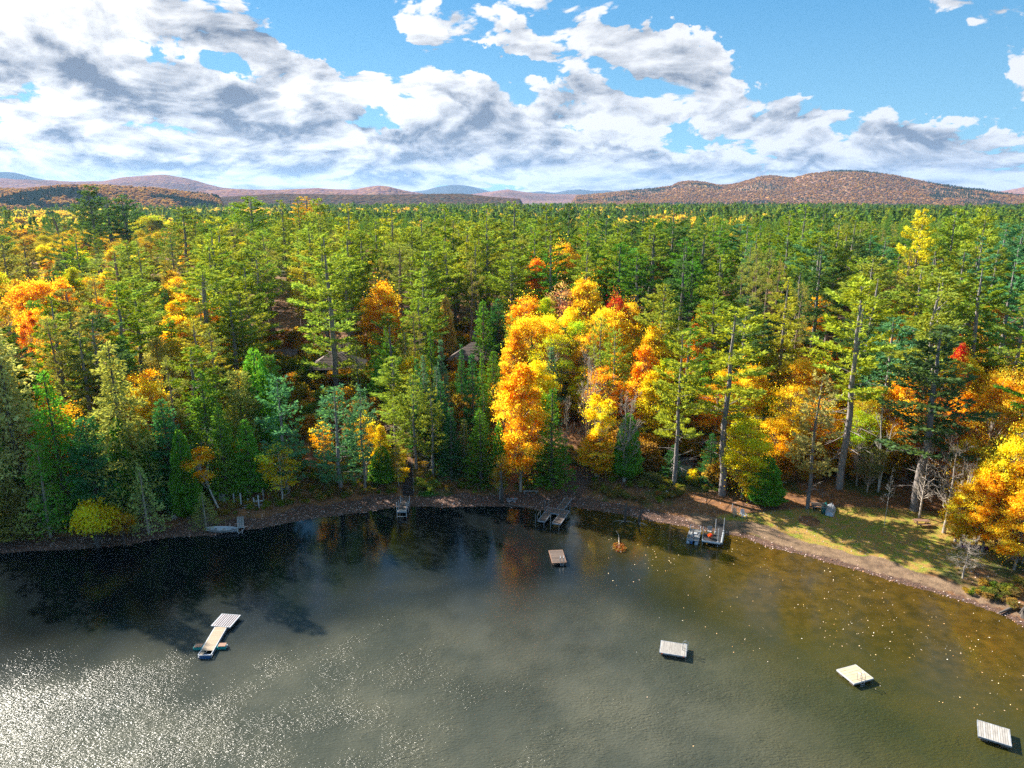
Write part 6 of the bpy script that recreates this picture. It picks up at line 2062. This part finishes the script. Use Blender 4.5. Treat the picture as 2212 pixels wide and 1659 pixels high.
# ---- chairs on the lawn
def adirondack(px, py, mat, label, rz):
    p = ground(px, py)
    t = thing('garden_chair', label, 'chair', p, rz)
    for k in range(5):
        x_ = -.24 + .12 * k; h_ = .80 - .05 * abs(k - 2)
        MB().box((x_ * (1.05), .34 + .10, .34 + h_ / 2), (.105, .022, h_), rx=-.32).build('back_slat', M[mat], t)
    MB().box((0, .02, .34), (.56, .58, .03), rx=.12).build('seat', M[mat], t)
    for s in (-1, 1):
        MB().box((s * .36, .0, .56), (.13, .75, .025)).build('armrest', M[mat], t)
        MB().box((s * .33, -.30, .28), (.05, .10, .56)).build('leg', M[mat], t)
        MB().box((s * .31, .15, .20), (.03, .95, .12), rx=.30).build('leg', M[mat], t)


adirondack(1588.5, 1116, 'wood_tan', 'weathered tan garden chair near the sandy track', .1)
adirondack(1605.6, 1119, 'white', 'white slatted garden chair right of the tan one', .1)
adirondack(1654, 1092, 'wood_grey', 'weathered grey garden chair under the round green cedar', .4)
p = ground(1580, 1104)
o = MB().tube([(0, 0, -.1), (.12, 0, 1.15)], .045, 8).build('marker_post', M['white'], None, p)
props(o, 'short white stake leaning on the grass left of the tan garden chair', 'post')

# ---- woodpile, canoe, upturned boat, picnic table
p = ground(1767, 1100)
root = thing('lumber_rack', 'low rack stacked with weathered brown boards beside the green canoe', 'lumber rack', p, -.12)
for s in (-1, 1):
    MB().box((s * .72, 0, .25), (.10, 1.5, .5)).build('rack_leg', M['wood_dark'], root)
for i in range(11):
    MB().box((random.uniform(-.05, .05), -.72 + .145 * i, .56 + .10 * (i % 2) + .05 * (i % 3)), (1.9 + random.uniform(-.2, .1), .13, .06), rz=random.uniform(-.03, .03)).build('board', M['wood_brown' if i % 3 else 'wood_grey'], root)
pa, pb = ground(1785, 1087), ground(1776.2, 1112)
root = thing('green_canoe', 'dark green canoe lying keel up between the lumber rack and the silver boat', 'canoe', (pa + pb) / 2 + Vector((0, 0, .40)), math.atan2((pa - pb).y, (pa - pb).x))
hull((pa - pb).length * 1.02, .85, .38, 'green_canoe', 'hull', root, flip=True)
pa, pb = ground(1796.5, 1090), ground(1791, 1115)
root = thing('upturned_boat', 'silver aluminium boat turned keel up on the lawn beside the green canoe', 'boat', (pa + pb) / 2 + Vector((0, 0, .52)), math.atan2((pa - pb).y, (pa - pb).x))
hull((pa - pb).length * 1.05, 1.45, .48, 'alu', 'hull', root, pointed=1, flip=True)
LL = (pa - pb).length
MB().box((-.05 * LL, 0, .015), (LL * .85, .05, .05)).build('keel', M['white'], root)
for s in (-.28, .28): MB().box((-.1 * LL, s, -.035), (LL * .7, .04, .04)).build('strake', M['white'], root)


def picnic(px, py, label, rz, mat='pinkboard'):
    p = ground(px, py)
    t = thing('picnic_table', label, 'table', p, rz)
    for k in range(4): MB().box((0, -.30 + .2 * k, .74), (1.9, .18, .045)).build('table_board', M[mat], t)
    for s in (-1, 1):
        for q in (0, .16): MB().box((0, s * (.66 + q * .9), .44), (1.9, .14, .04)).build('seat_board', M[mat], t)
        MB().box((s * .7, 0, .40), (.09, 1.6, .09)).build('cross_beam', M[mat], t)
        for q in (-1, 1): MB().box((s * .7, q * .42, .37), (.09, .09, .82), rx=q * .42).build('leg', M[mat], t)


picnic(1990, 1136, 'reddish brown picnic table on the leafy grass left of the pale leafless tree', -.12)
p = ground(2104, 1188)
root = thing('purple_kayak', 'purple kayak lying under the yellow maple on the right shore', 'kayak', p + Vector((0, 0, .1)), -.2)
hull(3.2, .6, .3, 'purple', 'hull', root)
MB().box((0, 0, .22), (.8, .34, .04)).build('cockpit', M['black'], root)
pa, pb = on_plane(2158, 1324, .2), on_plane(2203, 1311, .25)
root = thing('driftwood_log', 'dark driftwood log on the sand near the right edge', 'log', (pa + pb) / 2)
d_ = (pb - pa) / 2
MB().tube([tuple(-d_), tuple(d_ * .2 + Vector((0, .1, .08))), tuple(d_)], [.10, .17, .2], 8).build('trunk', M['bark_dark'], root, smooth=True)
MB().tube([tuple(d_ * .3), tuple(d_ * .3 + Vector((.3, .7, .3)))], [.08, .03], 6).build('branch', M['bark_dark'], root)
p = on_plane(2213, 1334, .1)
root = thing('root_wad', 'dark upturned root end at the right edge beside the driftwood log', 'stump', p)
m_ = MB()
for k in range(8):
    a = k * .8; m_.tube([(0, 0, .6), (.3 * math.cos(a), .2 * math.sin(a), .9 + .3 * (k % 3)), (.7 * math.cos(a), .4 * math.sin(a), .5 + .5 * (k % 2))], [.20, .14, .04], 6)
m_.tube([(0, 0, -.2), (0, 0, 1.1)], [.45, .3], 8)
m_.build('roots', M['bark_dark'], root)
pa, pb = ground(1683, 1041), ground(1698.5, 1047)
root = thing('forest_log', 'pale log end lying at the wood edge right of the round green cedar', 'log', (pa + pb) / 2 + Vector((0, 0, .2)))
d_ = (pb - pa) / 2
MB().tube([tuple(-d_), tuple(d_)], [.12, .14], 8).build('trunk', M['bark_birch'], root)


# ---- buildings
def gable_house(name, label, px, py, W, D, hw, hr, rz, wall, porch=True, chimney=False, hip=.0, shift=(0, 0), floors=2):
    p = ground(px, py)
    p = p + Vector((shift[0], shift[1], 0))
    t = thing(name, label, 'cabin' if name != 'garden_shed' else 'shed', (p.x, p.y, p.z - .3), rz)
    # log courses
    nl = int(hw / .30)
    for s in (-1, 1):
        ln = MB().box((0, 0, 0), (W, .20, .26)).mesh('wall_log', M[wall]); ls = MB().box((0, 0, 0), (.20, D - .42, .26)).mesh('wall_log', M[wall])
        for i in range(nl):
            link('wall_log', ln, t, (0, s * (D / 2 - .1), .15 + .30 * i)); link('wall_log', ls, t, (s * (W / 2 - .1), 0, .15 + .30 * i))
    MB().box((0, 0, hw / 2), (W - .26, D - .26, hw - .02)).build('wall', M[wall], t)
    # windows on the lake side
    nwin = int(W // 2.3)
    for fl in range(floors):
        zc = hw * (.5 if floors == 1 else (.26 + .47 * fl))
        for i in range(nwin):
            x_ = -W / 2 + W * (i + .5) / nwin
            if fl == 0 and i == 1:
                d_ = MB().box((x_, -D / 2 - .02, 1.3), (1.0, .08, 2.1)).build('door', M['wood_brown'], t)
                continue
            wf_ = MB(); wf_.box((x_, -D / 2 - .01, zc), (1.25, .10, 1.25)); wo = wf_.build('window', M['wood_grey'], t)
            for q in (-.29, .29):
                MB().box((x_ + q, -D / 2 - .06, zc), (.50, .03, 1.05)).build('pane', M['glass'], wo)
    # roof: hipped or gabled with overhang and shingle courses
    ov = .7; e = hw; x0, x1, y0, y1 = -W / 2 - ov, W / 2 + ov, -D / 2 - ov, D / 2 + ov
    hx = hip * D / 2
    r0, r1 = (x0 + hx + (ov if hip else 0), 0, e + hr), (x1 - hx - (ov if hip else 0), 0, e + hr)
    m_ = MB()
    th = .12
    c_ = [(x0, y0, e), (x1, y0, e), (x1, y1, e), (x0, y1, e), r0, r1]
    c2_ = [(a, b, z + th) for a, b, z in c_]
    m_.poly(c_ + c2_, [(7, 6, 10, 11)[::-1], (9, 8, 11, 10)[::-1], (6, 9, 10)[::-1], (8, 7, 11)[::-1], (0, 1, 5, 4), (2, 3, 4, 5), (3, 0, 4), (1, 2, 5), (0, 6, 7, 1), (1, 7, 8, 2), (2, 8, 9, 3), (3, 9, 6, 0)])
    rf = m_.build('roof', M['roof'], t)
    nr_ = 12
    for i in range(nr_):
        f0 = i / nr_; f1 = (i + 1) / nr_
        for s in (-1, 1):
            yA = s * (abs(y0) * (1 - f0)); zA = e + th + hr * f0
            yB = s * (abs(y0) * (1 - f1)); zB = e + th + hr * f1
            xa0 = x0 + (r0[0] - x0) * f0; xa1 = x1 + (r1[0] - x1) * f0; xb0 = x0 + (r0[0] - x0) * f1; xb1 = x1 + (r1[0] - x1) * f1
            k_ = MB(); k_.poly([(xa0, yA, zA + .06), (xa1, yA, zA + .06), (xb1, yB, zB + .015), (xb0, yB, zB + .015), (xa0, yA, zA + .005), (xa1, yA, zA + .005)],
                               [(0, 1, 2, 3) if s < 0 else (3, 2, 1, 0), (4, 5, 1, 0) if s < 0 else (0, 1, 5, 4)])
            k_.build('shingle_course', M['roof'], rf)
    if chimney:
        m_ = MB(); m_.box((W * .02, D * .1, e + hr * .8 + 1.2), (.8, .8, 3.4)); m_.box((W * .02, D * .1, e + hr * .8 + 2.95), (1.0, 1.0, .14)); m_.build('chimney', M['chimney'], rf)
    if porch:
        zf = hw * .50
        MB().box((0, -D / 2 - 1.1, zf), (W, 2.0, .14)).build('balcony_floor', M['wood_brown'], t)
        for i in range(4):
            x_ = -W / 2 + .1 + (W - .2) * i / 3
            MB().box((x_, -D / 2 - 2.0, hw / 2), (.16, .16, hw)).build('porch_post', M['trimgreen'], t)
        MB().box((0, -D / 2 - 2.0, zf + .95), (W, .07, .09)).build('hand_rail', M['wood_brown'], t)
        MB().box((0, -D / 2 - 2.0, zf + .45), (W, .05, .07)).build('hand_rail', M['wood_brown'], t)
    return t


gable_house('log_cabin', 'two storey brown cabin with a porch behind the wide teal pine', 726, 846, 9.6, 7.5, 5.0, 2.9, rad(4), 'log_wall', True, hip=.9, shift=(0, 3.6))
gable_house('log_cabin', 'dark walled cabin with a brown hip roof and stone chimney among the firs', 1022, 822, 9.0, 8.0, 4.6, 3.2, rad(-8), 'log_wall', False, True, hip=1.0, shift=(0, 4))
gable_house('log_cabin', 'small brown cabin at the left of the two storey one', 612, 798, 4.6, 4.2, 2.7, 1.7, rad(10), 'log_wall', False, hip=0, shift=(0, 2), floors=1)
# shed with vertical boards
p = ground(1480, 1031)
root = thing('garden_shed', 'pale green shed with vertical boards and a dark flat roof beside the thick trunked pine', 'shed', (p.x, p.y + 1.4, p.z - .2), -.08)
MB().box((0, 0, 1.15), (2.28, 2.3, 2.3)).build('wall', M['shed'], root)
vb = MB().box((0, 0, 0), (.19, .03, 2.2)).mesh('siding_board', M['shed'])
for i in range(11): link('siding_board', vb, root, (-1.05 + .21 * i, -1.17, 1.14))
MB().box((0, 0, 2.42), (2.9, 2.9, .12), rx=.10).build('roof', M['black'], root)
o = MB().tube([(0, 0, 0), (0, 0, .35), (.2, 0, .4)], .06, 6).build('vent_pipe', M['white'], root, (.5, .2, 2.45))

# iris clump at the beach
p = ground(920, 1072)
n_ = 260; aa = r_.uniform(0, 6.28, n_); rr3 = r_.uniform(0, 1.0, n_)
cI = np.stack([rr3 * 1.7 * np.cos(aa), rr3 * .8 * np.sin(aa), np.zeros(n_)], 1)
me = leaves_mesh('iris_blades', cI, np.stack([np.cos(aa) * .5 * rr3, np.sin(aa) * .5 * rr3, np.ones(n_)], 1), r_.uniform(.5, .95, n_), .07, M['leaf'], None, r_)
root = thing('iris_clump', 'clump of bright green sword shaped leaves on the beach right of the stairs', 'plant', p)
po = link('blade_foliage', me, root); po.color = (.07, .24, .04, 1)
# ------------------------------------------------------------------ air
hm, HN = material('thin_autumn_haze')
pv = HN.n('ShaderNodeVolumePrincipled')
pv.inputs['Color'].default_value = (.34, .60, 1.0, 1)
pv.inputs['Density'].default_value = 3.2e-5
pv.inputs['Anisotropy'].default_value = .2
HN.n('ShaderNodeOutputMaterial', {'Volume': pv.outputs[0]})
hb = MB()
hb.box((0, 7300, 250), (34000, 19000, 520))
hz = hb.build('haze', hm)
props(hz, 'thin blue air between the lake and the mountains', None, None, 'stuff')
